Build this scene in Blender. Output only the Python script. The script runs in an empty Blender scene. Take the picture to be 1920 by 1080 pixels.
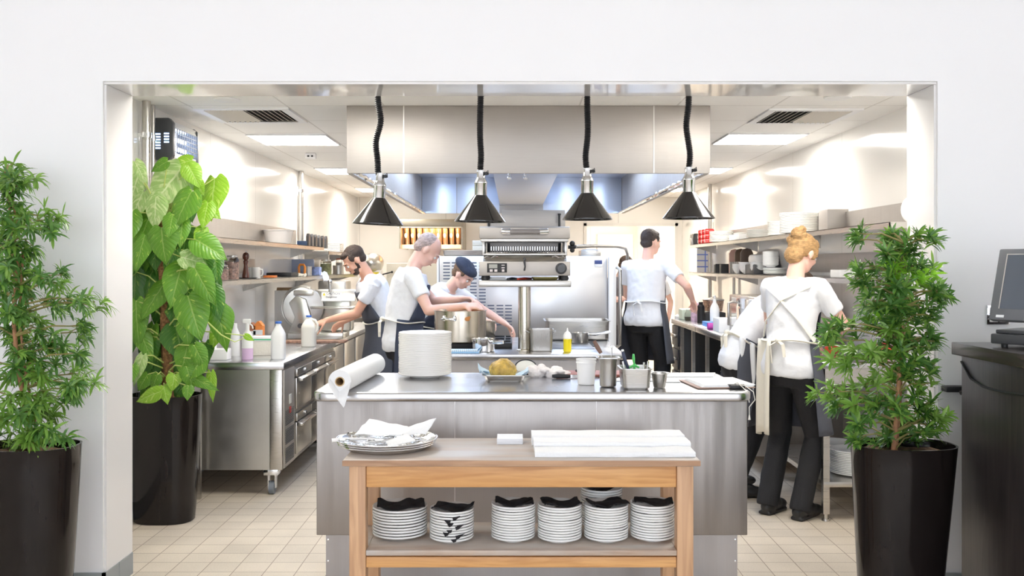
import bpy, bmesh, math, random
from mathutils import Vector, Matrix, noise
random.seed(11)
V = Vector
PI = math.pi
F, HX, HY, EYE = 1790.0, 962.0, 498.0, 1.45      # focal length in pixels, horizon point, eye height

# ---------------------------------------------------------------- camera
scn = bpy.context.scene
cam_d = bpy.data.cameras.new('camera'); cam = bpy.data.objects.new('camera', cam_d)
scn.collection.objects.link(cam); scn.camera = cam
cam.location = (0, 0, EYE); cam.rotation_euler = (PI/2, 0, 0)
cam_d.sensor_width = 36; cam_d.lens = F/1920*36
cam_d.shift_x = -(HX-960)/1920; cam_d.shift_y = -(540-HY)/1920
cam_d.clip_start = 0.05
# ---------------------------------------------------------------- world, exposure
w = bpy.data.worlds.new('world'); scn.world = w; w.use_nodes = True
w.node_tree.nodes['Background'].inputs[0].default_value = (0.90, 0.96, 1.06, 1)
w.node_tree.nodes['Background'].inputs[1].default_value = 3.4
scn.view_settings.view_transform = 'Standard'; scn.view_settings.look = 'None'
scn.view_settings.gamma = 1; scn.view_settings.exposure = 0.42; scn.view_settings.use_curve_mapping = False
try:
    scn.cycles.use_denoising = True; scn.cycles.max_bounces = 14; scn.cycles.diffuse_bounces = 10
    scn.cycles.glossy_bounces = 6; scn.cycles.sample_clamp_indirect = 6
except Exception: pass
PANEL_POWER = 19.0      # emission of the ceiling light panels
def lamp(name, kind, loc, energy, col=(1,1,1), rot=(0,0,0), size=.3, size_y=None, parent=None):
    d = bpy.data.lights.new(name, kind); d.energy = energy; d.color = col
    if kind == 'AREA':
        d.size = size
        if size_y: d.shape = 'RECTANGLE'; d.size_y = size_y
    else: d.shadow_soft_size = size
    o = bpy.data.objects.new(name, d); scn.collection.objects.link(o)
    o.location = loc; o.rotation_euler = rot
    if parent: o.parent = parent
    return o

# ---------------------------------------------------------------- helpers
def at(px, py, Y): return V(((px-HX)*Y/F, Y, EYE-(py-HY)*Y/F))
def gx(px, Y): return (px-HX)*Y/F
def gz(py, Y): return EYE-(py-HY)*Y/F

MATS = {}
def nt(name):
    m = bpy.data.materials.new(name); m.use_nodes = True
    n = m.node_tree.nodes; l = m.node_tree.links
    return m, n, l, n['Principled BSDF']
def setp(b, **k):
    for a, v in k.items():
        a = {'rough':'Roughness','metal':'Metallic','coat':'Coat Weight','coatr':'Coat Roughness','spec':'Specular IOR Level','trans':'Transmission Weight','ior':'IOR','aniso':'Anisotropic','sheen':'Sheen Weight','sub':'Subsurface Weight','alpha':'Alpha'}.get(a, a)
        if a in b.inputs: b.inputs[a].default_value = v
def mat(name, col, rough=.5, metal=0, bump=0, bscale=40, var=0, vscale=6, stretch=None, emit=None, **k):
    if name in MATS: return MATS[name]
    m, n, l, b = nt(name)
    setp(b, rough=rough, metal=metal, **k)
    b.inputs['Base Color'].default_value = (*col, 1)
    if emit:
        b.inputs['Emission Color'].default_value = (*emit[:3], 1); b.inputs['Emission Strength'].default_value = emit[3]
    if bump or var:
        tc = n.new('ShaderNodeTexCoord'); mp = n.new('ShaderNodeMapping'); l.new(tc.outputs['Object'], mp.inputs[0])
        if stretch: mp.inputs['Scale'].default_value = stretch
        if var:
            t = n.new('ShaderNodeTexNoise'); t.inputs['Scale'].default_value = vscale; t.inputs['Detail'].default_value = 5
            l.new(mp.outputs[0], t.inputs[0])
            r = n.new('ShaderNodeMapRange'); r.inputs['From Min'].default_value = .3; r.inputs['From Max'].default_value = .7
            r.inputs['To Min'].default_value = 1-var; r.inputs['To Max'].default_value = 1+var
            l.new(t.outputs[0], r.inputs[0])
            mx = n.new('ShaderNodeVectorMath'); mx.operation = 'SCALE'; mx.inputs[0].default_value = col
            l.new(r.outputs[0], mx.inputs['Scale']); l.new(mx.outputs[0], b.inputs['Base Color'])
        if bump:
            t2 = n.new('ShaderNodeTexNoise'); t2.inputs['Scale'].default_value = bscale; t2.inputs['Detail'].default_value = 4
            l.new(mp.outputs[0], t2.inputs[0])
            bp = n.new('ShaderNodeBump'); bp.inputs['Strength'].default_value = bump; bp.inputs['Distance'].default_value = .01
            l.new(t2.outputs[0], bp.inputs['Height']); l.new(bp.outputs[0], b.inputs['Normal'])
    MATS[name] = m
    return m
def grid_mat(name, col, mortar, wx, wy, ox, oy, ms=.003, rough=.5, axes='xy', var=.03, speck=0, **k):
    """rectangular tiles or panels: joint lines in object space"""
    m, n, l, b = nt(name); setp(b, rough=rough, **k)
    tc = n.new('ShaderNodeTexCoord'); sp = n.new('ShaderNodeSeparateXYZ'); l.new(tc.outputs['Object'], sp.inputs[0])
    cb = n.new('ShaderNodeCombineXYZ')
    l.new(sp.outputs['XYZ'.index(axes[0].upper())], cb.inputs[0]); l.new(sp.outputs['XYZ'.index(axes[1].upper())], cb.inputs[1])
    mp = n.new('ShaderNodeMapping'); mp.inputs['Location'].default_value = (-ox, -oy, 0); l.new(cb.outputs[0], mp.inputs[0])
    bt = n.new('ShaderNodeTexBrick'); bt.offset = 0; bt.squash = 1
    bt.inputs['Scale'].default_value = 1; bt.inputs['Brick Width'].default_value = wx; bt.inputs['Row Height'].default_value = wy
    bt.inputs['Mortar Size'].default_value = ms; bt.inputs['Mortar Smooth'].default_value = .1; bt.inputs['Bias'].default_value = 0
    bt.inputs['Color1'].default_value = (*[c*(1-var) for c in col], 1); bt.inputs['Color2'].default_value = (*[min(1, c*(1+var)) for c in col], 1)
    bt.inputs['Mortar'].default_value = (*mortar, 1)
    l.new(mp.outputs[0], bt.inputs[0])
    out = bt.outputs[0]
    if speck:
        t = n.new('ShaderNodeTexNoise'); t.inputs['Scale'].default_value = 160; t.inputs['Detail'].default_value = 3; l.new(tc.outputs['Object'], t.inputs[0])
        t3 = n.new('ShaderNodeTexNoise'); t3.inputs['Scale'].default_value = 2.5; t3.inputs['Detail'].default_value = 5; l.new(tc.outputs['Object'], t3.inputs[0])
        ad = n.new('ShaderNodeMath'); ad.operation = 'ADD'; l.new(t.outputs[0], ad.inputs[0]); l.new(t3.outputs[0], ad.inputs[1])
        r = n.new('ShaderNodeMapRange'); r.inputs['From Min'].default_value = .6; r.inputs['From Max'].default_value = 1.4
        r.inputs['To Min'].default_value = 1-speck; r.inputs['To Max'].default_value = 1+speck; l.new(ad.outputs[0], r.inputs[0])
        mx = n.new('ShaderNodeVectorMath'); mx.operation = 'SCALE'; l.new(out, mx.inputs[0]); l.new(r.outputs[0], mx.inputs['Scale']); out = mx.outputs[0]
    l.new(out, b.inputs['Base Color'])
    bp = n.new('ShaderNodeBump'); bp.inputs['Strength'].default_value = .4; bp.inputs['Distance'].default_value = -.002
    l.new(bt.outputs['Fac'], bp.inputs['Height']); l.new(bp.outputs[0], b.inputs['Normal'])
    MATS[name] = m
    return m
def steel(name, col=(.62,.6,.58), rough=.28, stretch=(1,1,60), bump=.06, var=.06, bs=8, wave=0):
    if name in MATS: return MATS[name]
    m, n, l, b = nt(name); setp(b, rough=rough, metal=1)
    tc = n.new('ShaderNodeTexCoord'); mp = n.new('ShaderNodeMapping'); mp.inputs['Scale'].default_value = stretch; l.new(tc.outputs['Object'], mp.inputs[0])
    t = n.new('ShaderNodeTexNoise'); t.inputs['Scale'].default_value = bs; t.inputs['Detail'].default_value = 3; l.new(mp.outputs[0], t.inputs[0])
    t2 = n.new('ShaderNodeTexNoise'); t2.inputs['Scale'].default_value = 3; t2.inputs['Detail'].default_value = 4; l.new(tc.outputs['Object'], t2.inputs[0])
    r = n.new('ShaderNodeMapRange'); r.inputs['To Min'].default_value = 1-var; r.inputs['To Max'].default_value = 1+var; l.new(t2.outputs[0], r.inputs[0])
    mx = n.new('ShaderNodeVectorMath'); mx.operation = 'SCALE'; mx.inputs[0].default_value = col; l.new(r.outputs[0], mx.inputs['Scale']); l.new(mx.outputs[0], b.inputs['Base Color'])
    r2 = n.new('ShaderNodeMapRange'); r2.inputs['To Min'].default_value = rough*.8; r2.inputs['To Max'].default_value = rough*1.3; l.new(t.outputs[0], r2.inputs[0]); l.new(r2.outputs[0], b.inputs['Roughness'])
    bp = n.new('ShaderNodeBump'); bp.inputs['Strength'].default_value = bump; bp.inputs['Distance'].default_value = .004
    l.new(t.outputs[0], bp.inputs['Height']); l.new(bp.outputs[0], b.inputs['Normal'])
    if wave:     # slight unevenness of thin sheet metal
        mp3 = n.new('ShaderNodeMapping'); mp3.inputs['Scale'].default_value = (4, 4, .25); l.new(tc.outputs['Object'], mp3.inputs[0])
        t3 = n.new('ShaderNodeTexNoise'); t3.inputs['Scale'].default_value = 1.6; t3.inputs['Detail'].default_value = 2; l.new(mp3.outputs[0], t3.inputs[0])
        b3 = n.new('ShaderNodeBump'); b3.inputs['Strength'].default_value = wave; b3.inputs['Distance'].default_value = .03
        l.new(t3.outputs[0], b3.inputs['Height']); l.new(b3.outputs[0], bp.inputs['Normal'])
    MATS[name] = m
    return m
def wood(name, c1, c2, rough=.45, axis=0, scale=1.0, grey=None):
    if name in MATS: return MATS[name]
    m, n, l, b = nt(name); setp(b, rough=rough)
    tc = n.new('ShaderNodeTexCoord'); mp = n.new('ShaderNodeMapping')
    s = [22*scale]*3; s[axis] = 1.6*scale; mp.inputs['Scale'].default_value = s; l.new(tc.outputs['Object'], mp.inputs[0])
    t = n.new('ShaderNodeTexNoise'); t.inputs['Scale'].default_value = 1.6; t.inputs['Detail'].default_value = 7; t.inputs['Distortion'].default_value = 1.2; l.new(mp.outputs[0], t.inputs[0])
    cr = n.new('ShaderNodeValToRGB'); e = cr.color_ramp.elements
    e[0].position = .3; e[0].color = (*c1, 1); e[1].position = .68; e[1].color = (*c2, 1); l.new(t.outputs[0], cr.inputs[0])
    out = cr.outputs[0]
    if grey:
        t2 = n.new('ShaderNodeTexNoise'); t2.inputs['Scale'].default_value = 3; t2.inputs['Detail'].default_value = 5
        mp2 = n.new('ShaderNodeMapping'); s2 = [3]*3; s2[axis] = .7; mp2.inputs['Scale'].default_value = s2; l.new(tc.outputs['Object'], mp2.inputs[0]); l.new(mp2.outputs[0], t2.inputs[0])
        r = n.new('ShaderNodeMapRange'); r.inputs['From Min'].default_value = .3; r.inputs['From Max'].default_value = .6; l.new(t2.outputs[0], r.inputs[0])
        mx = n.new('ShaderNodeMix'); mx.data_type = 'RGBA'; l.new(r.outputs[0], mx.inputs[0]); l.new(out, mx.inputs[6]); mx.inputs[7].default_value = (*grey, 1); out = mx.outputs[2]
    l.new(out, b.inputs['Base Color'])
    bp = n.new('ShaderNodeBump'); bp.inputs['Strength'].default_value = .15; bp.inputs['Distance'].default_value = .003; l.new(t.outputs[0], bp.inputs['Height']); l.new(bp.outputs[0], b.inputs['Normal'])
    MATS[name] = m
    return m

class B:
    """collects shapes into one mesh"""
    def __init__(s): s.bm = bmesh.new()
    def _new(s, vs, fs):
        vv = [s.bm.verts.new(v) for v in vs]; out = []
        for f in fs:
            try: out.append(s.bm.faces.new([vv[i] for i in f]))
            except ValueError: pass
        return vv, out
    def box(s, x0, x1, y0, y1, z0, z1, bev=0, seg=2):
        t = bmesh.new(); bmesh.ops.create_cube(t, size=1)
        for v in t.verts: v.co = V(((x0+x1)/2+v.co.x*(x1-x0), (y0+y1)/2+v.co.y*(y1-y0), (z0+z1)/2+v.co.z*(z1-z0)))
        if bev: bmesh.ops.bevel(t, geom=t.edges[:], offset=bev, segments=seg, profile=.5, affect='EDGES')
        return s.merge(t)
    def merge(s, t, mx=None):
        if mx is not None: bmesh.ops.transform(t, matrix=mx, verts=t.verts)
        me = bpy.data.meshes.new('t'); t.to_mesh(me); t.free(); s.bm.from_mesh(me); bpy.data.meshes.remove(me); return s
    def obox(s, c, dims, rz=0, rx=0, ry=0, bev=0, seg=2):
        t = B(); a, b, c_ = [d/2 for d in dims]; t.box(-a, a, -b, b, -c_, c_, bev, seg)
        return s.merge(t.bm, Matrix.Translation(c) @ Matrix.Rotation(rz, 4, 'Z') @ Matrix.Rotation(rx, 4, 'X') @ Matrix.Rotation(ry, 4, 'Y'))
    def lathe(s, prof, c=(0,0,0), n=32, sx=1, sy=1, closed=False, mx=None):
        t = bmesh.new(); rings = []
        for r, z in prof:
            if r < 1e-6: rings.append([t.verts.new((0, 0, z))])
            else: rings.append([t.verts.new((r*sx*math.cos(2*PI*i/n), r*sy*math.sin(2*PI*i/n), z)) for i in range(n)])
        pr = list(zip(rings, rings[1:])) + ([(rings[-1], rings[0])] if closed else [])
        for a, b in pr:
            for i in range(n):
                j = (i+1) % n
                f = [a[i], a[j], b[j], b[i]] if len(a) > 1 and len(b) > 1 else ([a[i], a[j], b[0]] if len(a) > 1 else [a[0], b[j], b[i]] if len(b) > 1 else None)
                if f:
                    try: t.faces.new(f)
                    except ValueError: pass
        M_ = Matrix.Translation(c)
        if mx is not None: M_ = M_ @ mx
        return s.merge(t, M_)
    def cyl(s, p0, p1, r, n=20, r2=None):
        return s.tube([p0, p1], [r, r if r2 is None else r2], n)
    def tube(s, pts, r, n=8, caps=True, flat=1.0, ref=None):
        pts = [V(p) for p in pts]; R = r if isinstance(r, (list, tuple)) else [r]*len(pts)
        up = None; rings = []
        for i, p in enumerate(pts):
            d = (pts[min(i+1, len(pts)-1)]-pts[max(i-1, 0)])
            d = d.normalized() if d.length > 1e-9 else V((0, 0, 1))
            if up is None: up = V(ref) if ref is not None else (V((0, 0, 1)) if abs(d.z) < .9 else V((1, 0, 0)))
            a = d.cross(up)
            if a.length < 1e-6: a = d.cross(V((.3, .9, .1)))
            a.normalize(); b = a.cross(d).normalized(); up = b
            rings.append([s.bm.verts.new(p + (a*math.cos(2*PI*k/n) + b*flat*math.sin(2*PI*k/n))*R[i]) for k in range(n)])
        for A, C_ in zip(rings, rings[1:]):
            for k in range(n): s.bm.faces.new([A[k], A[(k+1) % n], C_[(k+1) % n], C_[k]])
        if caps:
            s.bm.faces.new(rings[0][::-1]); s.bm.faces.new(rings[-1])
        return s
    def sphere(s, c, r, seg=20, mx=None):
        t = bmesh.new(); bmesh.ops.create_uvsphere(t, u_segments=seg, v_segments=max(6, seg//2), radius=1)
        r = (r, r, r) if not isinstance(r, (tuple, list, Vector)) else r
        M_ = Matrix.Translation(c)
        if mx is not None: M_ = M_ @ mx
        return s.merge(t, M_ @ Matrix.Diagonal((*r, 1)))
    def prism(s, pts, axis, a, b, bev=0):
        """2-D outline extruded along axis 'x','y' or 'z' from a to b"""
        def p3(p, t):
            return {'x': (t, p[0], p[1]), 'y': (p[0], t, p[1]), 'z': (p[0], p[1], t)}[axis]
        t = bmesh.new(); A = [t.verts.new(p3(p, a)) for p in pts]; C_ = [t.verts.new(p3(p, b)) for p in pts]
        t.faces.new(A[::-1]); t.faces.new(C_)
        for i in range(len(pts)):
            j = (i+1) % len(pts); t.faces.new([A[i], A[j], C_[j], C_[i]])
        bmesh.ops.recalc_face_normals(t, faces=t.faces)
        if bev: bmesh.ops.bevel(t, geom=t.edges[:], offset=bev, segments=2, profile=.5, affect='EDGES')
        return s.merge(t)
    def sheet(s, rows, th=.002, wrap=False):
        """grid of points as a thin solid sheet"""
        t = bmesh.new(); g = [[t.verts.new(p) for p in r] for r in rows]; m = len(g[0])
        for A, C_ in zip(g, g[1:]):
            for k in range(m if wrap else m-1): t.faces.new([A[k], A[(k+1) % m], C_[(k+1) % m], C_[k]])
        bmesh.ops.recalc_face_normals(t, faces=t.faces)
        if th: bmesh.ops.solidify(t, geom=t.faces[:], thickness=th)
        return s.merge(t)
    def tray(s, x0, x1, y0, y1, z0, z1, r=.02, taper=.01, lip=.012, th=.0015, seg=4):
        """open rectangular pan with rounded corners, tapered walls and a rolled lip"""
        def rr(dx, z, r):
            pts = []
            for cx, cy, a0 in ((x1-dx-r, y1-dx-r, 0), (x0+dx+r, y1-dx-r, 1), (x0+dx+r, y0+dx+r, 2), (x1-dx-r, y0+dx+r, 3)):
                for k in range(seg+1):
                    a = (a0+k/seg)*PI/2; pts.append((cx+r*math.cos(a), cy+r*math.sin(a), z))
            return pts
        rows = [rr(-lip, z1-.003, r+lip), rr(-lip, z1, r+lip), rr(0, z1, r), rr(taper*.9, z0+.008, r*.9), rr(taper+.007, z0, r*.8)]
        t = bmesh.new(); g = [[t.verts.new(p) for p in q] for q in rows]; m = len(g[0])
        for A, C_ in zip(g, g[1:]):
            for k in range(m): t.faces.new([A[k], A[(k+1) % m], C_[(k+1) % m], C_[k]])
        t.faces.new(g[-1]); bmesh.ops.recalc_face_normals(t, faces=t.faces)
        bmesh.ops.solidify(t, geom=t.faces[:], thickness=th)
        return s.merge(t)
    def xf(s, mx): bmesh.ops.transform(s.bm, matrix=mx, verts=s.bm.verts); return s
    def mesh(s, name, smooth=True, angle=.6):
        bm = s.bm; bmesh.ops.remove_doubles(bm, verts=bm.verts, dist=1e-5); bm.normal_update()
        for f in bm.faces: f.smooth = smooth
        if smooth:
            for e in bm.edges:
                if len(e.link_faces) == 2 and e.calc_face_angle(0) > angle: e.smooth = False
        me = bpy.data.meshes.new(name); bm.to_mesh(me); bm.free(); return me
    def make(s, name, m, parent=None, loc=(0,0,0), rot=None, smooth=True, angle=.6):
        o = bpy.data.objects.new(name, s.mesh(name, smooth, angle)); scn.collection.objects.link(o)
        for q in (m if isinstance(m, (list, tuple)) else [m]): o.data.materials.append(q)
        if parent: o.parent = parent
        o.location = loc
        if rot: o.rotation_euler = rot
        return o
def tag(o, label=None, cat=None, group=None, kind=None):
    if label: o['label'] = label
    if cat: o['category'] = cat
    if group: o['group'] = group
    if kind: o['kind'] = kind
    return o
def thing(name, label, cat, loc=(0,0,0), rz=0, group=None):
    o = bpy.data.objects.new(name, None); o.empty_display_size = .05; scn.collection.objects.link(o)
    o.location = loc; o.rotation_euler = (0, 0, rz)
    return tag(o, label, cat, group)
def struct(name, b, m, parent=None, **k):
    o = b.make(name, m, parent, **k)
    if not parent: o['kind'] = 'structure'
    return o
def dup(root, loc=None, rot=None, label=None, group=None):
    r = root.copy(); scn.collection.objects.link(r)
    if loc is not None: r.location = loc
    if rot is not None: r.rotation_euler = rot
    if label: r['label'] = label
    if group: r['group'] = group
    for ch in list(root.children):
        c = ch.copy(); scn.collection.objects.link(c); c.parent = r
        for g in ch.children:
            d = g.copy(); scn.collection.objects.link(d); d.parent = c
    return r
def text(name, s, size, loc, rot, m, parent, ext=.0006, align='CENTER'):
    c = bpy.data.curves.new(name, 'FONT'); c.body = s; c.size = size; c.extrude = ext; c.align_x = align; c.align_y = 'CENTER'
    o = bpy.data.objects.new(name, c); scn.collection.objects.link(o)
    me = bpy.data.meshes.new_from_object(o.evaluated_get(bpy.context.evaluated_depsgraph_get())); bpy.data.objects.remove(o)
    me.name = name; me.materials.clear(); me.materials.append(m)
    o = bpy.data.objects.new(name, me); scn.collection.objects.link(o); o.location = loc; o.rotation_euler = rot
    if parent: o.parent = parent
    return o
ORD = 'top second third fourth fifth sixth seventh eighth ninth tenth eleventh twelfth thirteenth fourteenth fifteenth sixteenth seventeenth eighteenth nineteenth twentieth twenty-first twenty-second twenty-third twenty-fourth twenty-fifth twenty-sixth'.split()
def remeshed(b, voxel, it=4, wr=0, wscale=14, fac=.5):
    """fuse overlapping closed shapes of b into one skin"""
    me = b.mesh('t'); o = bpy.data.objects.new('t', me); scn.collection.objects.link(o)
    r = o.modifiers.new('r', 'REMESH'); r.mode = 'VOXEL'; r.voxel_size = voxel; r.use_smooth_shade = True
    if it:
        sm = o.modifiers.new('s', 'SMOOTH'); sm.iterations = it; sm.factor = fac
    bpy.context.view_layer.update()
    out = bpy.data.meshes.new_from_object(o.evaluated_get(bpy.context.evaluated_depsgraph_get())); bpy.data.objects.remove(o); bpy.data.meshes.remove(me)
    q = B(); q.bm.from_mesh(out); bpy.data.meshes.remove(out)
    if wr:
        q.bm.normal_update()
        for v in q.bm.verts:
            p = v.co*wscale; f = noise.noise(V((p.x, p.y, p.z*.45))) + .5*noise.noise(p*2.1+V((3, 1, 7)))
            v.co += v.normal*f*wr
    return q

# ---------------------------------------------------------------- materials
M_wall = mat('white_wall_paint', (.90,.90,.905), .6)
M_panelw = grid_mat('white_wall_cladding', (.90,.885,.855), (.60,.58,.54), 1.22, 50, 5.72, -10, .0022, .12, 'yz', .0, coat=.3, coatr=.05)
M_panelb = grid_mat('white_wall_cladding_rear', (.86,.83,.78), (.55,.53,.50), 1.22, 50, -.95, -10, .003, .2, 'xz', .0)
M_soffit = mat('glossy_white_lining', (.80,.785,.77), .08, bump=.05, bscale=3, coat=.6, coatr=.03)
M_ceil = grid_mat('ceiling_tiles', (.93,.92,.895), (.72,.70,.67), .59, .6, -1.96, 6.96, .006, .8, 'xy', .0)
M_floor = grid_mat('quarry_floor_tiles', (.65,.57,.47), (.28,.21,.16), .15, .1475, -1.926, 5.106, .0022, .42, 'xy', .06, speck=.18)
M_skirt = mat('grey_tile_skirting', (.30,.33,.34), .35)
M_steel = steel('brushed_steel', (.55,.53,.50))
M_steelh = steel('brushed_steel_sideways', (.52,.50,.47), .28, (60,60,1))
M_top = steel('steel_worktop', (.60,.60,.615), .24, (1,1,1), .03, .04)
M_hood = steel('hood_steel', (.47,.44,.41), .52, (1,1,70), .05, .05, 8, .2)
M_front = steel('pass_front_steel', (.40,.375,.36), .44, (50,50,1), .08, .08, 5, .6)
M_chrome = mat('chrome', (.85,.86,.88), .06, 1)
M_silver = mat('silver_plate', (.78,.77,.75), .12, 1, bump=.1, bscale=60)
M_dark = mat('dark_grey_plastic', (.06,.062,.068), .4)
M_black = mat('black_enamel', (.018,.016,.015), .12, coat=.5)
M_blackm = mat('black_matt', (.016,.016,.018), .5)
M_pot = mat('glossy_dark_planter', (.010,.0075,.007), .10, coat=.0, spec=.35, var=.3, vscale=5, stretch=(6,6,1), bump=.02, bscale=3)
M_china = mat('white_china', (.84,.825,.79), .18, coat=.4)
M_plate = mat('cool_white_china', (.83,.84,.83), .16, coat=.4)
M_napk = mat('black_napkin', (.016,.015,.018), .85, bump=.2, bscale=300)
M_whitec = mat('white_cloth', (.86,.87,.88), .9, bump=.25, bscale=90)
M_cream = mat('cream_cloth', (.80,.76,.66), .9, bump=.25, bscale=90)
M_shirt = mat('white_tshirt', (.83,.84,.87), .9, bump=.15, bscale=60)
M_trous = mat('black_trousers', (.013,.013,.016), .8, bump=.2, bscale=120)
M_apron = mat('slate_apron', (.075,.08,.10), .85, bump=.15, bscale=120)
M_navy = mat('navy_apron', (.04,.05,.085), .85, bump=.15, bscale=120)
M_skin = mat('skin', (.72,.40,.28), .5, sub=.1)
M_skin2 = mat('fair_skin', (.80,.50,.40), .5, sub=.1)
M_paper = mat('white_paper', (.86,.87,.88), .8)
M_plasw = mat('white_plastic', (.90,.895,.88), .35)
M_milk = mat('translucent_milk_plastic', (.90,.86,.76), .35)
M_glass = mat('clear_glass', (.92,.95,.94), .03, trans=1.0, ior=1.3)
M_blue = mat('blue_plastic', (.05,.16,.55), .4)
M_card = mat('cardboard', (.52,.36,.19), .8)
M_oak = wood('oak', (.48,.22,.07), (.72,.40,.16), .42, 0)
M_oakv = wood('oak_upright', (.46,.26,.14), (.66,.41,.23), .45, 2)
M_oakt = wood('worn_oak_top', (.34,.22,.15), (.56,.42,.31), .4, 0, 1, (.50,.46,.42))
M_oake = wood('worn_oak_edge', (.30,.16,.09), (.52,.32,.19), .5, 0)
M_ebony = wood('black_stained_wood', (.012,.010,.011), (.035,.028,.028), .35, 2, .8)
M_ebonyt = wood('black_stained_top', (.02,.016,.015), (.045,.036,.033), .25, 1, .8)
M_light = mat('light_panel', (1,1,1), .5, emit=(1,.965,.90,PANEL_POWER))
M_dark2 = mat('dark_recess', (.03,.028,.026), .7)
# ================================================================ the rooms
CZ = 2.416                     # kitchen ceiling
YF, YB = 4.2, 4.5              # front and back face of the opening wall
XL, XR = -1.805, 1.868         # opening
ZS = 2.25                      # soffit height
WL, WR_, YE = -2.2, 2.39, 13.5 # kitchen walls and rear wall
DL, DR, DB, DZ = -4.2, 4.2, -4.0, 3.3
struct('floor', B().box(DL-.2, DR+.2, DB-.2, 19, -.1, 0), M_floor)
b = B().box(DL-.15, XL, YF, YB, 0, DZ).box(XR, DR+.15, YF, YB, 0, DZ).box(XL, XR, YF, YB, ZS+.012, DZ)
wf = struct('wall_front', b, M_wall, smooth=False)
struct('trim_1', B().box(XL, XR, YF+.012, YB+.004, ZS, ZS+.012), M_soffit)
for x, s in ((XL, 1), (XR, -1)):
    a, c = sorted((x, x+.01*s))
    struct('trim_%d' % (2 if s > 0 else 3), B().box(a, c, YF+.015, YB+.002, .1, ZS-.001), mat('jamb_lining', (.82,.81,.80), .25, coat=.3))
    a, c = sorted((x, x+.014*s))
    b = B()
    for k in range(2): b.box(a, c, YF-.012+k*.158, YF-.012+k*.158+.154, 0, .1)
    struct('baseboard_%s' % ('left' if s > 0 else 'right'), b, M_skirt)
struct('baseboard_front', B().box(DL, XL+.014, YF-.012, YF-.0005, 0, .1).box(XR-.014, DR, YF-.012, YF-.0005, 0, .1), M_skirt)
# dining side, behind the camera: two plain walls and a wall of tall windows that lets the daylight in
struct('wall_dining_left', B().box(DL-.15, DL, DB, YF, 0, DZ), M_wall)
struct('wall_dining_right', B().box(DR, DR+.15, DB, YF, 0, DZ), M_wall)
struct('ceiling_dining', B().box(DL-.15, DR+.15, DB-.15, YF, DZ, DZ+.1), M_wall)
b = B(); npier = 5
for i in range(npier+1):
    x = DL+(DR-DL)*i/npier; b.box(x-.13, x+.13, DB-.15, DB, 0, DZ)
b.box(DL, DR, DB-.15, DB, 0, .25).box(DL, DR, DB-.15, DB, 3.1, DZ)
struct('wall_window', b, M_wall)
# kitchen shell
struct('wall_left', B().box(WL-.15, WL, YB, YE, 0, CZ), M_panelw)
struct('wall_right', B().box(WR_, WR_+.15, YB, 19, 0, CZ), M_panelw)
struct('ceiling', B().box(WL-.15, WR_+.15, YB, YE+.15, CZ, CZ+.1), M_ceil)
struct('baseboard_kitchen_left', B().box(WL, WL+.012, YB, YE, 0, .1), M_skirt)
# rear wall with the way through to the back corridor
CX0, CX1, CZT = 1.0, 2.33, 2.05
struct('wall_back', B().box(WL, CX0, YE, YE+.12, 0, CZ).box(CX0, CX1, YE, YE+.12, CZT, CZ).box(CX1, WR_, YE, YE+.12, 0, CZ), M_panelb)
struct('trim_4', B().box(CX0, CX0+.04, YE-.015, YE+.13, 0, CZT).box(CX1-.04, CX1, YE-.015, YE+.13, 0, CZT).box(CX0, CX1, YE-.015, YE+.13, CZT-.04, CZT), mat('door_lining', (.78,.76,.72), .4))
struct('wall_corridor_left', B().box(.85, .98, YE+.12, 19, 0, CZ), M_panelb)
struct('wall_corridor_back', B().box(.85, WR_+.15, 18.4, 18.55, 0, CZ), M_panelb)
struct('ceiling_corridor', B().box(.85, WR_+.15, YE+.15, 18.5, CZ-.1, CZ), M_wall)
d1 = struct('door_1', B().box(1.62, 2.3, 18.3, 18.4, 0, 2.05, .004), mat('white_door', (.84,.83,.8), .4))
struct('door_handle', B().tube([(1.7, 18.3, 1.0), (1.7, 18.25, 1.0), (1.82, 18.25, 1.0)], .011, 10), M_chrome, d1)
# ceiling lights, grilles, sensors
def panel(x, y, label, zc=CZ):
    t = thing('ceiling_light', label, 'light', (x, y, zc), group='square light panels in the kitchen ceiling')
    B().box(0, .57, 0, .57, -.012, -.002).make('diffuser', M_light, t)
    b = B()
    for a in ((-.01,.58,-.01,0), (-.01,.58,.57,.58), (-.01,0,0,.57), (.57,.58,0,.57)): b.box(a[0], a[1], a[2], a[3], -.014, -.0005)
    b.make('frame', M_wall, t)
for nm, dd in (('nearest the opening', 0), ('beyond the first one', 2.4), ('farthest down the room', 4.8)):
    panel(-1.95, 7.0+dd, 'bright square ceiling light panel along the left wall, '+nm)
    panel(1.575, 6.95+dd, 'bright square ceiling light panel along the right wall, '+nm)
panel(1.25, 14.4, 'bright ceiling light panel in the corridor beyond the rear doorway', CZ-.1)
panel(1.75, 16.6, 'bright ceiling light panel deep in the rear corridor', CZ-.1)
panel(1.55, 15.4, 'middle one of three bright light panels in the rear corridor', CZ-.1)
panel(-1.36, 4.6, 'added unseen light panel just inside the opening at left')  # added panel, hidden by the lintel, to brighten the kitchen front
panel(1.25, 4.56, 'added unseen light panel just inside the opening at right')  # its partner at right, also added for light and out of view
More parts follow.
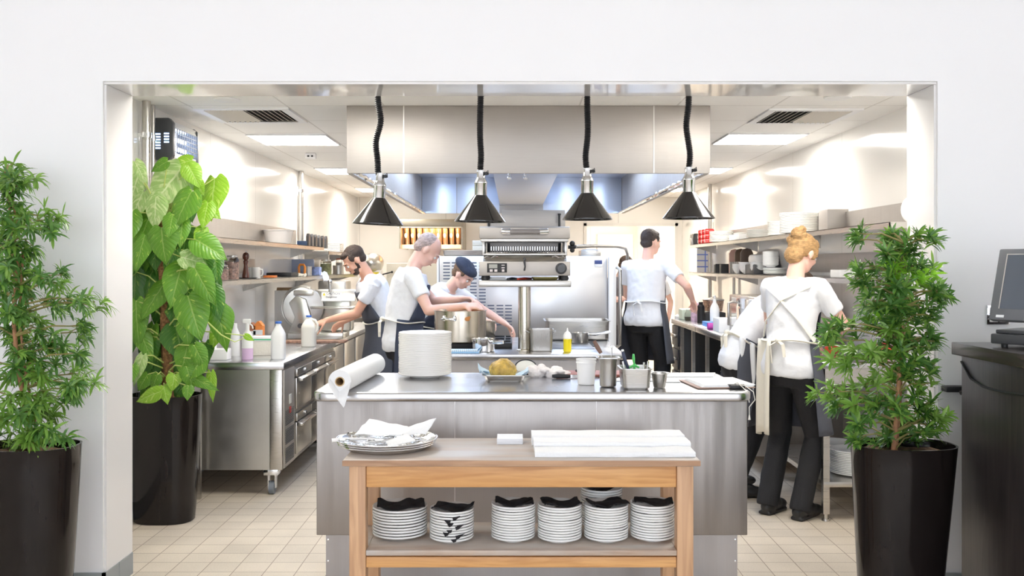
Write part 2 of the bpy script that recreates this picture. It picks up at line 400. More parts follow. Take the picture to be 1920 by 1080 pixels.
def vent(x, y, label, flip):
    t = thing('ceiling_vent', label, 'vent', (x, y, CZ), group='square air grilles in the kitchen ceiling')
    b = B()
    for a in ((0,.58,0,.05), (0,.58,.53,.58), (0,.05,.05,.53), (.53,.58,.05,.53)): b.box(a[0], a[1], a[2], a[3], -.012, -.0005)
    b.make('frame', M_wall, t)
    B().box(.05, .53, .05, .53, -.004, -.0008).make('backing', M_dark2, t)
    b = B()
    for k in range(14):
        q = .065+k*.034; b.obox((q, .29, -.010), (.022, .48, .002), ry=(.55 if (k < 7) == flip else -.55))
    b.make('slats', mat('grille_slats', (.78,.74,.66), .5), t)
vent(-1.955, 5.82, 'cream slatted air grille in the ceiling above the fly killer', False)
vent(1.575, 5.86, 'cream slatted air grille in the ceiling at the right', False)
for px, py, nm in ((425,186,'left'), (1571,182,'right')):
    Y = (CZ-EYE)*F/(HY-py); o = B().lathe([(0,-.012),(.06,-.012),(.075,-.008),(.078,-.001),(0,-.001)], n=28).make('ceiling_speaker', M_wall, loc=(gx(px, Y), Y, CZ))
    tag(o, 'small round white ceiling disc in front of the %s air grille' % nm, 'ceiling fitting')
t = thing('motion_sensor', 'small white box sensor on the ceiling beyond the left light panel', 'sensor', (gx(583,8.2), 8.2, CZ))
B().box(-.045, .045, -.03, .03, -.05, -.001, .008).make('body', M_wall, t)
B().box(-.025, -.008, -.033, -.029, -.035, -.022).box(.008, .025, -.033, -.029, -.035, -.022).make('lens', M_blackm, t)
# pipes on the left wall
for i, (x, y, r, lb) in enumerate(((-2.15, 5.6, .024, 'thick grey vertical pipe in the corner beside the fly killer'), (-2.165, 5.74, .014, 'thin steel conduit running down between thick pipe and fly killer'), (-2.165, 9.75, .026, 'vertical steel pipe on the left wall behind the shelves'))):
    t = thing('wall_pipe', lb, 'pipe', (x, y, 0))
    B().cyl((0,0,.6 if i < 2 else .9), (0,0,CZ-.002), r, 16).make('tube', M_steel, t)
    for z in (1.3, 2.2): B().cyl((0,0,z), (0,0,z+.03), r+.006, 16).box(WL-x+.0, 0, -.008, .008, z+.005, z+.025).make('clip', M_chrome, t)
t = thing('wall_pipe', 'slim vertical pipe on the right wall behind the red bottles', 'pipe', (2.33, 11.3, 0)); B().cyl((0,0,.9), (0,0,CZ-.002), .022, 14).make('tube', M_steel, t)
t = thing('wall_pipe', 'thin grey conduit dropping below the lower right shelf', 'pipe', (2.36, 10.2, 0)); B().cyl((0,0,.95), (0,0,1.36), .015, 12).make('tube', M_steel, t)
# fly killer
t = thing('fly_killer', 'dark grey and silver electric fly killer glowing blue on left wall', 'fly killer', (WL, 5.79, 2.09))
B().prism([(0.0,.0),(.11,.0),(.135,.03),(.135,.23),(.11,.258),(0,.258)], 'y', 0, .05, .006).make('end_cap', M_dark, t)
b = B()
for k in range(6): b.box(.03, .062, -.0015, .004, .068+k*.017, .078+k*.017, .002)
for k in range(4): b.box(.082, .114, -.0015, .004, .105+k*.017, .115+k*.017, .002)
b.make('vent_slots', mat('blue_glow', (.3,.5,.9), .4, emit=(.45,.65,1,2.2)), t)
b = B(); b.prism([(0,.0),(.10,.0),(.13,.02),(.13,.05),(0,.05)], 'y', .05, .46).prism([(0,.205),(.13,.205),(.125,.24),(.10,.252),(0,.252)], 'y', .05, .46)
b.make('housing', mat('silver_housing', (.75,.75,.74), .25, 1), t)
b = B()
for k in range(10): b.box(.126, .13, .055+k*.042, .062+k*.042, .05, .205)
for k in range(6): b.box(.127, .132, .05, .46, .06+k*.028, .064+k*.028)
b.make('grille', M_dark, t)
b = B()
for k in range(2): b.cyl((.06, .06, .10+k*.06), (.06, .44, .10+k*.06), .012, 12)
b.make('lamp_tube', mat('blue_tube', (.6,.7,1), .4, emit=(.55,.7,1,14)), t)
B().tube([(.12,.05,.0),(.13,.1,-.02),(.125,.4,-.03),(.12,.45,.01)], .004, 8).make('guard_wire', M_dark, t)
B().prism([(0,.0),(.11,.0),(.135,.03),(.135,.23),(.11,.252),(0,.252)], 'y', .46, .48).make('far_cap', M_dark, t)
# double socket on the right of the opening
t = thing('wall_socket', 'double power socket with metal plate beside the till screen', 'socket', (gx(1870,YF), YF, gz(590,YF)))
B().box(-.052, .052, -.012, -.0002, -.043, .043, .003).make('plate', M_chrome, t)
B().box(-.04, -.004, -.016, -.011, -.032, .032, .002).box(.004, .04, -.016, -.011, -.032, .032, .002).make('insert', M_plasw, t)
B().box(.008, .036, -.05, -.016, -.024, .01, .004).make('plug', M_blackm, t)
# ================================================================ oak table in front of the pass
t = thing('oak_table', 'oak console table with worn grey top and lower shelf of stacked plates', 'table', (0.03, 3.655, 0))
tw = .645
B().box(-tw, tw, -.215, .225, .725, .75, .006).make('tabletop', [M_oakt], t)
B().box(-tw-.0005, tw+.0005, -.2165, -.2145, .728, .747, .0).make('front_edging', M_oake, t)
for x in (-.625, .565):
    for y in (-.19, .145): B().box(x, x+.06, y, y+.06, 0, .7245, .003).make('leg', M_oakv, t)
B().box(-.564, .564, -.182, -.157, .643, .7245, .003).make('front_rail', M_oak, t)
B().box(-.564, .564, .16, .185, .643, .7245, .003).make('rear_rail', M_oak, t)
for x in (-.618, .594): B().box(x, x+.024, -.129, .144, .643, .7245, .003).make('side_rail', M_oak, t)
b = B().box(-.564, .564, -.192, .19, .397, .417, .003); b.box(-.62, -.564, -.128, .144, .397, .417, .002).box(.564, .62, -.128, .144, .397, .417, .002)
b.make('lower_shelf', M_oakt, t)
B().box(-.564, .564, -.185, -.16, .352, .391, .003).make('shelf_rail', M_oak, t)
B().box(-.564, .564, .165, .185, .352, .391, .003).make('shelf_rail', M_oak, t)

# ---------------------------------------------------------------- china
def plate_bm(R, h=.021, foot=.56):
    return B().lathe([(0,.004),(foot*R*.88,.004),(foot*R*.9,0),(foot*R,0),(foot*R*1.03,.004),(.93*R,h*.52),(.985*R,h*.64),(R,h*.72),(R,h*.97),(.99*R,h),(.975*R,h),(.90*R,h*.62+.004),(foot*R,.0085),(0,.0075)], n=40)
def dish_z(r, R, h=.021, foot=.56):
    q = r/R
    if q < foot: return .0085
    if q < .90: return .0085+(q-foot)/(.90-foot)*(h*.62+.004-.0085)
    if q < 1: return h*.62+.004+(q-.90)/.10*(h*.38-.004)
    return h-(q-1)*.07
def plates(cx, cy, z, R, n, pitch, mt, group, where, kind='plate', h=.021, lab='white side plate', first=None):
    """one object per plate; label counts from the top of its stack"""
    base = first
    for k in range(n):
        i = n-1-k
        lb = '%s, %s in stack, %s' % (lab, 'topmost' if i == 0 else ORD[i]+' down', where)
        loc = (cx+random.uniform(-1, 1)*.0012, cy+random.uniform(-1, 1)*.0012, z+k*pitch)
        if base is None: o = plate_bm(R, h).make(kind, mt, loc=loc); base = o
        else: o = base.copy(); scn.collection.objects.link(o); o.location = loc
        o.rotation_euler = (0, 0, random.uniform(0, 6)); tag(o, lb, 'plate', group)
    return base
def napkin_bm(R, w, d, crump=0, seed=0, th=.0022, h=.021, clip=0, lift=0):
    rows = []
    for j in range(13):
        v = -d/2+d*j/12; row = []
        for i in range(17):
            u = -w/2+w*i/16; v_ = v; r = math.hypot(u, v)
            if clip and r > clip*R: u *= clip*R/r; v_ = v*clip*R/r; r = clip*R
            z = dish_z(r, R, h)+.0012+th+lift
            if crump: z += crump*abs(noise.noise(V((u*18+seed, v*18, seed))))+crump*.25*(1+math.sin(u*50+seed))
            row.append((u, v_, z))
        rows.append(row)
    return B().sheet(rows, th)
TZ = .417
where = ['leftmost on oak shelf', 'second from left on oak shelf', 'third from left on oak shelf', 'fourth from left on oak shelf', 'fifth from left on oak shelf', 'rightmost on oak shelf']
stk = [(750, 3.655, .104, 10, .0108), (847.5, 3.60, .083, 11, .0102), (962.5, 3.61, .083, 13, .0098), (1049.5, 3.60, .083, 13, .0098), (1136.5, 3.605, .083, 13, .0096), (1223, 3.615, .083, 13, .0099)]
base = {}
for s, (px, Y, R, n, pit) in enumerate(stk):
    cx = gx(px, Y)
    base[R] = plates(cx, Y, TZ, R, n, pit, M_plate, 'white side plates stacked on the oak table shelf', where[s], first=base.get(R))
    nb = None
    for k in range(n-1):
        i = n-2-k
        lb = 'black napkin under the %s plate, stack %s' % (ORD[i], where[s])
        lb = lb.replace('top and', 'top and') ; loc = (cx, Y, TZ+k*pit)
        if nb is None: o = napkin_bm(R, R*1.98, R*1.35, th=.0020, clip=.975).make('napkin', M_napk, loc=loc); nb = o
        else: o = nb.copy(); scn.collection.objects.link(o); o.location = loc
        o.rotation_euler = (0, 0, [.3, .25, 1.3, -.5, .5, -.9][s]+random.choice((-.5,0,.6,1.3,1.6))+random.uniform(-.3, .3)); tag(o, ' '.join(lb.split()[:16]), 'napkin', 'black napkins folded between the side plates')
    b = napkin_bm(R, R*1.72, R*1.2, .016, s*3.1, h=.0215); o = b.make('napkin', M_napk, loc=(cx+.004, Y, TZ+(n-1)*pit), rot=(0, 0, [.12, -.2, .02, .15, .3, -.1][s]))
    tag(o, 'crumpled black napkin on top of the plate stack %s' % where[s], 'napkin')
    if s == 1:      # corners of napkins hanging out at the front of this stack
        for k in range(8):
            a = .1*math.sin(k*1.7); rows = []
            for j in range(4):
                v = j/3; wd = .022*(1-v*.75)
                rows.append([(-wd+.012*math.sin(k*2+v), -R*.80-.028*v, TZ*0+.0165-.012*v*v), (wd*.8+.012*math.sin(k*2+v), -R*.80-.026*v, .0175-.010*v*v)])
            o = B().sheet(rows, .0025).make('napkin_corner', M_napk, loc=(cx+.006+.018*math.sin(k*1.9)*.6, Y, TZ+.012+k*pit*1.12), rot=(0, 0, a))
            tag(o, 'black napkin corner poking out in front, %s from bottom, second plate stack' % ORD[k].replace('top','first'), 'napkin', 'black napkin corners poking out of one plate stack')
plates(gx(1127, 3.80), 3.785, TZ, .083, 15, .0098, M_plate, 'white side plates stacked on the oak table shelf', 'behind the fifth on oak shelf', first=base[.083])
o = napkin_bm(.083, .150, .10, .018, 5).make('napkin', M_napk, loc=(gx(1125, 3.80), 3.785, TZ+14*.0098), rot=(0,0,.2)); tag(o, 'dark crumpled napkin on the half-hidden plate stack behind the others', 'napkin')

# ---------------------------------------------------------------- on the oak table
def oval_tray(name, label, z, R):
    t = thing(name, label, 'tray', (gx(726, 3.68), 3.675, z), group='round silver trays on the oak table')
    B().lathe([(0,.0),(.80*R,.0),(.86*R,.004),(.93*R,.014),(R,.018),(1.005*R,.020),(R,.0225),(.985*R,.021),(.92*R,.0165),(.85*R,.0065),(.79*R,.0025),(0,.0025)], n=64).make('dish', M_silver, t)
    b = B(); pts = [(R*.996*math.cos(a), R*.996*math.sin(a), .021) for a in [2*PI*k/72 for k in range(73)]]
    b.tube(pts, .0032, 6, caps=False).make('beaded_rim', M_chrome, t)
    return t
for k, (nm) in enumerate(('lowest round silver tray of three stacked on the oak table', 'middle round silver tray of three stacked on the oak table', 'top round silver tray holding cutlery and white napkins on the oak table')):
    oval_tray('serving_tray', nm, .7502+k*.0085, .185+.004*k)
tx, ty, tz = gx(726, 3.68), 3.675, .7502+.0170
def fork_bm():
    b = B(); b.sheet([[(-.003,-.1,.002),(.003,-.1,.002)],[(-.005,-.07,.002),(.005,-.07,.002)],[(-.0025,0,.004),(.0025,0,.004)],[(-.003,.04,.006),(.003,.04,.006)],[(-.011,.052,.003),(.011,.052,.003)],[(-.012,.066,.002),(.012,.066,.002)]], .0018)
    for k in range(4): x = -.0105+k*.007; b.sheet([[(x-.0016,.066,.002),(x+.0016,.066,.002)],[(x-.0012,.095,.006),(x+.0012,.095,.006)]], .0015)
    return b
def knife_bm():
    b = B(); b.tube([(0,-.11,.003),(0,-.05,.004),(0,0,.003)], [.0045,.006,.0035], 8); b.sheet([[(-.003,0,.003),(.003,0,.003)],[(-.008,.03,.003),(.006,.03,.003)],[(-.009,.09,.003),(.006,.09,.003)],[(-.001,.12,.003),(.004,.12,.003)]], .0014)
    return b
def spoon_bm():
    b = B(); b.sheet([[(-.005,-.1,.002),(.005,-.1,.002)],[(-.0025,0,.004),(.0025,0,.004)],[(-.004,.045,.006),(.004,.045,.006)]], .0018)
    b.sphere((0,.065,.005), (.017,.025,.004), 14); return b
cut = [fork_bm().make('fork', M_chrome), knife_bm().make('knife', M_chrome), spoon_bm().make('spoon', M_chrome)]
spot = ['at the left of the silver tray', 'near the left rim of the silver tray', 'at the front of the silver tray', 'in the middle of the silver tray', 'under the right napkin on the silver tray', 'at the right rim of the silver tray']
n = 0
for j in range(6):
    for k in range(3):
        src = cut[k]; o = src if j == 0 else src.copy()
        if j: scn.collection.objects.link(o)
        a = -2.6+j*.95; rr = .055+.02*k
        o.location = (tx+rr*math.cos(a)*1.1, ty+rr*math.sin(a)*.8-.01, tz+.004+.0065*((j+k) % 3)+.002*k); o.rotation_euler = (0, 0, 1.2+j*.5+k*.35)
        nm = ('fork', 'knife', 'spoon')[k]; tag(o, 'polished %s lying %s' % (nm, spot[j]), nm, 'cutlery heaped on the silver tray')
def cloth(name, label, pts, th=.003, m=None, nz=.0, cat='cloth', group=None, grid=10, seed=0):
    """four corners (u,v order) bilinear sheet with soft folds"""
    a, b_, c, d = [V(p) for p in pts]; rows = []
    for j in range(grid+1):
        v = j/grid; row = []
        for i in range(grid+1):
            u = i/grid; p = (a*(1-u)+b_*u)*(1-v)+(d*(1-u)+c*u)*v
            p.z += nz*noise.noise(V((u*3+seed, v*3, seed))); row.append(p)
        rows.append(row)
    o = B().sheet(rows, th).make(name, m or M_whitec); return tag(o, label, cat, group)
cloth('napkin', 'white napkin folded across the back left of the silver tray', [(tx-.125,ty-.005,tz+.03),(tx+.06,ty-.03,tz+.034),(tx+.07,ty+.1,tz+.045),(tx-.085,ty+.115,tz+.072)], nz=.008)
cloth('napkin', 'white napkin with raised corner at the right of the silver tray', [(tx+.02,ty-.01,tz+.034),(tx+.15,ty-.01,tz+.036),(tx+.185,ty+.05,tz+.088),(tx+.06,ty+.06,tz+.05)], nz=.006, seed=3)
cloth('napkin', 'white napkin corner drooping over the front rim of the tray', [(tx+.01,ty-.115,tz+.027),(tx+.03,ty-.185,tz+.022),(tx+.12,ty-.105,tz+.030),(tx+.08,ty-.03,tz+.042)], nz=.004, seed=5)
o = B().tube([(0,0,0),(.05,.01,.004),(.12,.02,.004),(.16,.025,.001)], [.008,.0065,.004,.004], 10).make('spoon', mat('white_melamine', (.85,.84,.82), .3), loc=(gx(624,3.62), 3.60, .790)); tag(o, 'white spoon handle sticking out left of the silver trays', 'spoon')
b = B()
for k in range(8): b.box(-.051+.0004*(k%2), .051, 0, .11, k*.0028, k*.0028+.0025, .0006)
tag(b.make('note_pad', mat('pad_paper', (.85,.87,.91), .7), loc=(gx(956,3.73), 3.735, .7504)), 'small stack of white cards on the oak table', 'cards')
def folded(label, x0, x1, y0, y1, z0, z1, seed):
    rows = []
    prof = [(0,.0),(.02,-.02),(.3,-.05),(.42,.0),(.5,-.04),(.75,-.05),(.93,.02),(1,.14),(1,.5),(1,.99)]
    n = 30; t = B(); R_ = []
    for i in range(n+1):
        u = i/n; x = x0+(x1-x0)*u; row = []
        for q, (a, c) in enumerate(prof):
            wob = noise.noise(V((u*5+seed, q*.9, seed)))*.004
            zz = z0+(z1-z0)*a; yy = y0+(y1-y0)*max(0, c)+ (c*.01 if c < 0 else 0)+wob*.6
            row.append((x, yy, max(z0, zz+wob*(a > .1))))
        row.append((x, y1, z0)); R_.append(row)
    t = bmesh.new(); g = [[t.verts.new(p) for p in r] for r in R_]; m = len(g[0])
    for A, C_ in zip(g, g[1:]):
        for k in range(m): t.faces.new([A[k], A[(k+1) % m], C_[(k+1) % m], C_[k]])
    t.faces.new(g[0]); t.faces.new(g[-1]); bmesh.ops.recalc_face_normals(t, faces=t.faces)
    q = B().merge(t); o = q.make('folded_cloth', M_whitec, angle=1.1); tag(o, label, 'cloth', 'long folded white cloths on the oak table')
folded('front long folded white cloth at the edge of the oak table', gx(1003,3.49), gx(1304,3.49), 3.485, 3.60, .7504, .768, 1)
folded('middle long folded white cloth, its right corner curled up', gx(1001,3.6), gx(1296,3.6), 3.604, 3.715, .7504, .783, 4)
folded('rear long folded white cloth, farthest left on the oak table', gx(997,3.72), gx(1284,3.72), 3.719, 3.84, .7504, .789, 8)

# ================================================================ the pass counter
PZ = .9
t = thing('pass_counter', 'long stainless steel pass counter with rounded bullnose top under heat lamps', 'counter', (.085, 4.535, 0))
def rrect(x0, x1, y0, y1, r, seg=8):
    pts = []
    for cx, cy, a0 in ((x1-r, y1-r, 0), (x0+r, y1-r, 1), (x0+r, y0+r, 2), (x1-r, y0+r, 3)):
        for k in range(seg+1): a = (a0+k/seg)*PI/2; pts.append((cx+r*math.cos(a), cy+r*math.sin(a)))
    return pts
hw, hd = .9635, .385
tb = bmesh.new(); rows = []
for off, z in ((.045,.8585),(.006,.8585),(.001,.862),(0,.868),(0,.888),(.002,.894),(.008,.8985),(.016,.8995),(.02,.8985),(.03,.8985)):
    rows.append([tb.verts.new((x, y, z)) for x, y in rrect(-hw+off, hw-off, -hd+off, hd-off, max(.075-off*.8, .03))])
m_ = len(rows[0])
for A, C_ in zip(rows, rows[1:]):
    for k in range(m_): tb.faces.new([A[k], A[(k+1) % m_], C_[(k+1) % m_], C_[k]])
tb.faces.new(rows[0][::-1]); tb.faces.new(rows[-1])
B().merge(tb).make('worktop', M_top, t, angle=.9)
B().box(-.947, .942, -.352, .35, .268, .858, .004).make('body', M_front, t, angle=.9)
b = B()
for x in (-.34, .28): b.box(x-.0012, x+.0012, -.3530, -.3519, .27, .857)
b.make('panel_seams', mat('steel_seam', (.82,.81,.8), .3, .6), t)
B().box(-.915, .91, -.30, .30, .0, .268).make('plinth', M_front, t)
b = B()
for x in (-.905, .90):
    for z in (.06, .14, .235): b.lathe([(0,.0),(.005,0),(.004,.003),(0,.004)], (x, -.30, z), 10, mx=Matrix.Rotation(PI/2, 4, 'X'))
b.make('rivets', M_chrome, t)
# paper roll
t = thing('paper_roll', 'big white paper roll lying at the left end of the pass', 'paper roll', (gx(637,4.1), 4.1, PZ+.0515))
ax = V((gx(704,4.86)-gx(637,4.1), .76, 0)); ang = math.atan2(-ax.x, ax.y); L = ax.length
mxr = Matrix.Rotation(ang, 4, 'Z') @ Matrix.Rotation(-PI/2, 4, 'X')
B().lathe([(.021,0),(.05,0),(.0505,.002),(.0505,L-.002),(.05,L),(.021,L)], n=48, closed=True, mx=mxr).make('paper', M_paper, t)
B().lathe([(.0165,-.001),(.0208,-.001),(.0208,L+.001),(.0165,L+.001)], n=32, closed=True, mx=mxr).make('cardboard_core', M_card, t)
rows = [[(-.05,.0,.0),(-.05,.20,.0)],[(-.052,-.0,-.02),(-.048,.13,-.02)],[(-.038,-.012,-.05),(-.03,.09,-.047)],[(.0,-.03,-.075),(.025,-.0,-.06)],[(.022,-.036,-.10),(.027,-.03,-.085)]]
rows = [[(-.045,-.004,.018),(.0,-.006,-.045),(.047,-.004,.0)],[(-.035,-.03,-.02),(.0,-.028,-.055),(.046,-.028,-.028)],[(-.015,-.052,-.052),(.005,-.05,-.07),(.042,-.048,-.05)],[(.008,-.058,-.078),(.016,-.058,-.086),(.038,-.056,-.072)],[(.024,-.058,-.100),(.027,-.058,-.103),(.032,-.058,-.094)]]
B().sheet(rows, .0008).make('loose_end', M_paper, t)
# dinner plate stack
plates(gx(797,4.73), 4.735, PZ, .131, 24, .0086, M_china, 'cream dinner plates stacked on the pass', 'on steel pass', lab='cream dinner plate', h=.024)
# tray with roast squash
t = thing('baking_tray', 'small steel tray lined with blue paper, holding a roast cabbage', 'tray', (gx(946,4.6), 4.6, PZ))
B().tray(-.098, .098, -.09, .09, .0, .032, .02, .012, .008).make('pan', M_steel, t)
rows = []
for j in range(9):
    v = j/8; rows.append([((-.115+.23*u), (-.085+.17*v), .006+.036*abs(2*u-1)**3+.012*abs(2*v-1)**3+.010*noise.noise(V((u*6, v*6, 2)))) for u in [i/12 for i in range(13)]])
B().sheet(rows, .001).make('lining_paper', mat('pale_blue_paper', (.52,.68,.82), .7), t)
rows = [[(-.118,.0,.03),(-.10,.03,.04),(-.07,.05,.03)],[(-.128,.02,.055),(-.10,.05,.05),(-.07,.07,.03)],[(-.13,.03,.078),(-.115,.06,.055),(-.08,.09,.035)]]
B().sheet(rows, .001).make('paper_corner', MATS['pale_blue_paper'], t)
b = B(); b.sphere((0,0,.035), (.066,.066,.052), 40).sphere((0,.0,.07), (.034,.05,.022), 20)
q = remeshed(b, .0035, 6, .006, 38)
m_sq = mat('roasted_leaves', (.50,.33,.07), .5, bump=.5, bscale=60, var=.45, vscale=26)
tag(q.make('roast_cabbage', m_sq, loc=(gx(943,4.6), 4.6, PZ+.012)), 'golden roasted whole cabbage on the small steel tray', 'food')
# disc with dark rim behind the tray
t = thing('pan_lid', 'round pale lid with dark rim leaning behind the roast cabbage', 'lid', (gx(986,4.80), 4.82, PZ))
mx = Matrix.Rotation(PI/2-.95, 4, 'X')
B().lathe([(0,0),(.052,0),(.052,.004),(0,.010)], (0,0,.035), 40, mx=mx).make('disc', mat('pale_lid', (.62,.63,.60), .35), t)
B().tube([V((0,0,.035))+mx.to_3x3() @ V((.054*math.cos(a), .054*math.sin(a), .003)) for a in [2*PI*k/40 for k in range(41)]], .0042, 8, caps=False).make('rim', M_blackm, t)
# crumpled cloth
b = B()
for k in range(14):
    u = k/13; b.sphere((-.085+.17*u, .02*math.sin(k*2.1), .022+.014*math.sin(k*1.3+1)), (.03, .03, .018+.006*math.sin(k)), 14)
b.sphere((-.07,-.01,.025),(.028,.03,.025),14).sphere((-.03,.0,.045),(.02,.03,.02),14)
q = remeshed(b, .0035, 3, .006, 45)
tag(q.make('dish_cloth', mat('pinkish_white_cloth', (.80,.76,.75), .9, bump=.3, bscale=200), loc=(gx(1027,4.72), 4.73, PZ), angle=2), 'crumpled off-white dish cloth between the tray and chopping board', 'cloth')
tag(B().box(gx(1036,4.7), gx(1180,4.7), 4.70, 4.89, PZ, PZ+.014, .004).make('chopping_board', mat('brown_board', (.33,.12,.09), .5, bump=.1, bscale=100)), 'reddish brown chopping board on the pass behind the white tub', 'chopping board')
tag(B().lathe([(0,0),(.05,0),(.052,.004),(.05,.009),(.02,.012),(0,.012)], n=36).make('black_lid', M_blackm, loc=(gx(1098,4.82), 4.83, PZ+.0142)), 'flat black lid lying on the brown chopping board', 'saucer')  # a flat black lid resting on the board
t = thing('kitchen_knife', 'black-handled kitchen knife in front of the brown chopping board', 'knife', (gx(1035,4.655), 4.655, PZ))
B().tube([(0,0,.011),(.03,.0,.011),(.075,.0,.010),(.09,0,.010)], [.006,.0085,.0075,.006], 10, flat=1.3).make('handle', M_blackm, t)
B().sheet([[(.09,-.002,.002),(.09,-.002,.018)],[(.13,-.002,.002),(.13,-.002,.017)],[(.2,-.002,.002),(.2,-.002,.010)],[(.23,-.002,.002),(.23,-.002,.003)]], .0016).make('blade', M_chrome, t)
# white tub
t = thing('plastic_tub', 'tall white plastic tub standing on the pass', 'tub', (gx(1099,4.43), 4.43, PZ))
B().lathe([(0,0),(.037,0),(.039,.003),(.0445,.098),(.0475,.099),(.0475,.103),(.045,.105),(.046,.113),(.0475,.114),(.0475,.118),(.0440,.118),(.0425,.10),(.036,.004),(0,.004)], n=40).make('tub', M_plasw, t)
# canister
t = thing('steel_canister', 'tall steel canister holding a wooden-handled utensil', 'canister', (gx(1140,4.34), 4.34, PZ))
B().lathe([(0,0),(.030,0),(.036,.004),(.038,.012),(.0385,.105),(.042,.12),(.044,.132),(.042,.132),(.037,.105),(.035,.012),(0,.004)], n=40).make('can', M_steelh, t)
B().tray(-.048, .048, -.048, .048, .128, .134, .014, .004, .006).make('square_flange', M_steelh, t)
t = thing('spatula', 'wooden-handled spatula leaning out of the tall steel canister', 'spatula', (gx(1140,4.34), 4.34, PZ+.02))
B().cyl((-.005,0,.0),(-.03,.02,.13),.003,8).make('shaft', M_chrome, t); B().tube([(-.03,.02,.13),(-.045,.028,.155),(-.060,.035,.185)], [.006,.008,.006], 10, flat=1.4).make('handle', mat('brown_handle', (.20,.11,.08), .5), t)
tag(B().cyl((.012,.0,.0),(.018,.01,.155),.0025,8).sphere((.018,.01,.157),(.005,.004,.009),10).make('spoon', M_chrome, loc=(gx(1140,4.34), 4.34, PZ+.02)), 'thin steel spoon standing upright in the tall canister', 'spoon')
# gastronorm
gxx, gyy = gx(1191,4.3), 4.315
t = thing('steel_container', 'rectangular steel container full of utensils on the pass', 'container', (gxx, gyy, PZ))
B().tray(-.064, .064, -.085, .085, .0, .092, .02, .008, .009).make('pan', M_steel, t)
t = thing('spatula', 'bright green handled spatula in the rectangular steel container', 'spatula', (gxx-.002, gyy, PZ+.01))
B().tube([(0,0,.095),(-.004,.0,.12),(-.004,0,.14)], [.006,.012,.008], 12, flat=.6).tube([(0,0,.05),(0,0,.097)], [.004,.006], 8).make('handle', mat('green_plastic', (.12,.62,.16), .4), t)
B().tube([(-.022,0,.078),(0,0,.092),(.022,0,.078)], [.004,.007,.004], 8).make('guard', MATS['green_plastic'], t)
t = thing('whisk', 'utensil with navy handle leaning in the rectangular steel container', 'utensil', (gxx-.03, gyy+.02, PZ+.01))
B().tube([(.012,0,.05),(-.012,.0,.11),(-.022,0,.15)], [.006,.009,.007], 10).make('handle', mat('navy_handle', (.04,.05,.10), .4), t); B().sphere((-.023,0,.152), .008, 10).make('hook', M_chrome, t)
for k, (dx, dz) in enumerate(((-.045,.105),(.035,.10),(.05,.105))):
    tag(B().tube([(0,0,0),(dx*.1,.01,dz-.03),(dx*.2,.02,dz)], [.003,.003,.005], 8).make('spoon', M_chrome, loc=(gxx+dx, gyy-.02, PZ+.012)), 'steel spoon handle %s the rectangular container' % ('at the left side of', 'right of the green spatula in', 'at the right corner of')[k], 'spoon')
t = thing('steel_bowl', 'small flanged steel bowl right of the rectangular container', 'bowl', (gx(1237,4.3), 4.31, PZ))
B().lathe([(0,0),(.024,0),(.027,.004),(.033,.04),(.036,.062),(.047,.064),(.047,.067),(.034,.066),(.031,.042),(.025,.006),(0,.004)], n=40).make('bowl', M_steelh, t)
# papers and clipboard
cloth('paper_sheet', 'white paper sheets at the back right of the pass', [(gx(1215,4.72),4.72,PZ+.002),(gx(1338,4.72),4.72,PZ+.002),(gx(1352,4.89)-.03,4.89,PZ+.002),(gx(1262,4.89),4.89,PZ+.002)], .003, M_paper, cat='paper')
cloth('paper_sheet', 'white paper slip behind the small steel bowl', [(gx(1245,4.5),4.5,PZ+.002),(gx(1276,4.5),4.5,PZ+.002),(gx(1268,4.66),4.66,PZ+.002),(gx(1240,4.66),4.66,PZ+.002)], .002, M_paper, cat='paper')
cloth('paper_sheet', 'white paper lying by the middle of the pass near the tub', [(gx(1150,4.42),4.55,PZ+.001),(gx(1230,4.42),4.55,PZ+.001),(gx(1235,4.66),4.68,PZ+.001),(gx(1160,4.66),4.68,PZ+.001)], .001, M_paper, cat='paper')
c0 = V((gx(1346,4.42), 4.42, PZ)); t = thing('clipboard', 'brown clipboard of white papers with black bulldog clip at right end', 'clipboard', c0, .10)
B().box(-.14, .125, -.15, .16, .0005, .005, .001).make('board', mat('hardboard', (.42,.28,.22), .5), t)
b = B()
for k in range(4): b.obox((.004*k-.002, .003*k, .0065+.0022*k), (.235, .29, .0018), rz=.01*k)
b.make('papers', M_paper, t)
B().prism([(-.172,.001),(-.118,.001),(-.118,.016),(-.16,.020),(-.172,.014)], 'x', .005, .07, .002).make('bulldog_clip', M_blackm, t)
b = B().tube([(.03,-.145,.02),(.035,-.17,.028),(.045,-.16,.02),(.06,-.20,.018),(.085,-.235,-.005),(.09,-.24,-.04),(.075,-.244,-.055),(.062,-.246,-.07),(.062,-.247,-.115)], .0022, 6).tube([(.045,-.16,.02),(.05,-.2,.01),(.058,-.243,-.01),(.062,-.246,-.05)], .002, 6).tube([(.062,-.247,-.105),(.062,-.247,-.125)], [.003,.006], 8)
b.make('string', mat('string', (.8,.78,.72), .9), t)

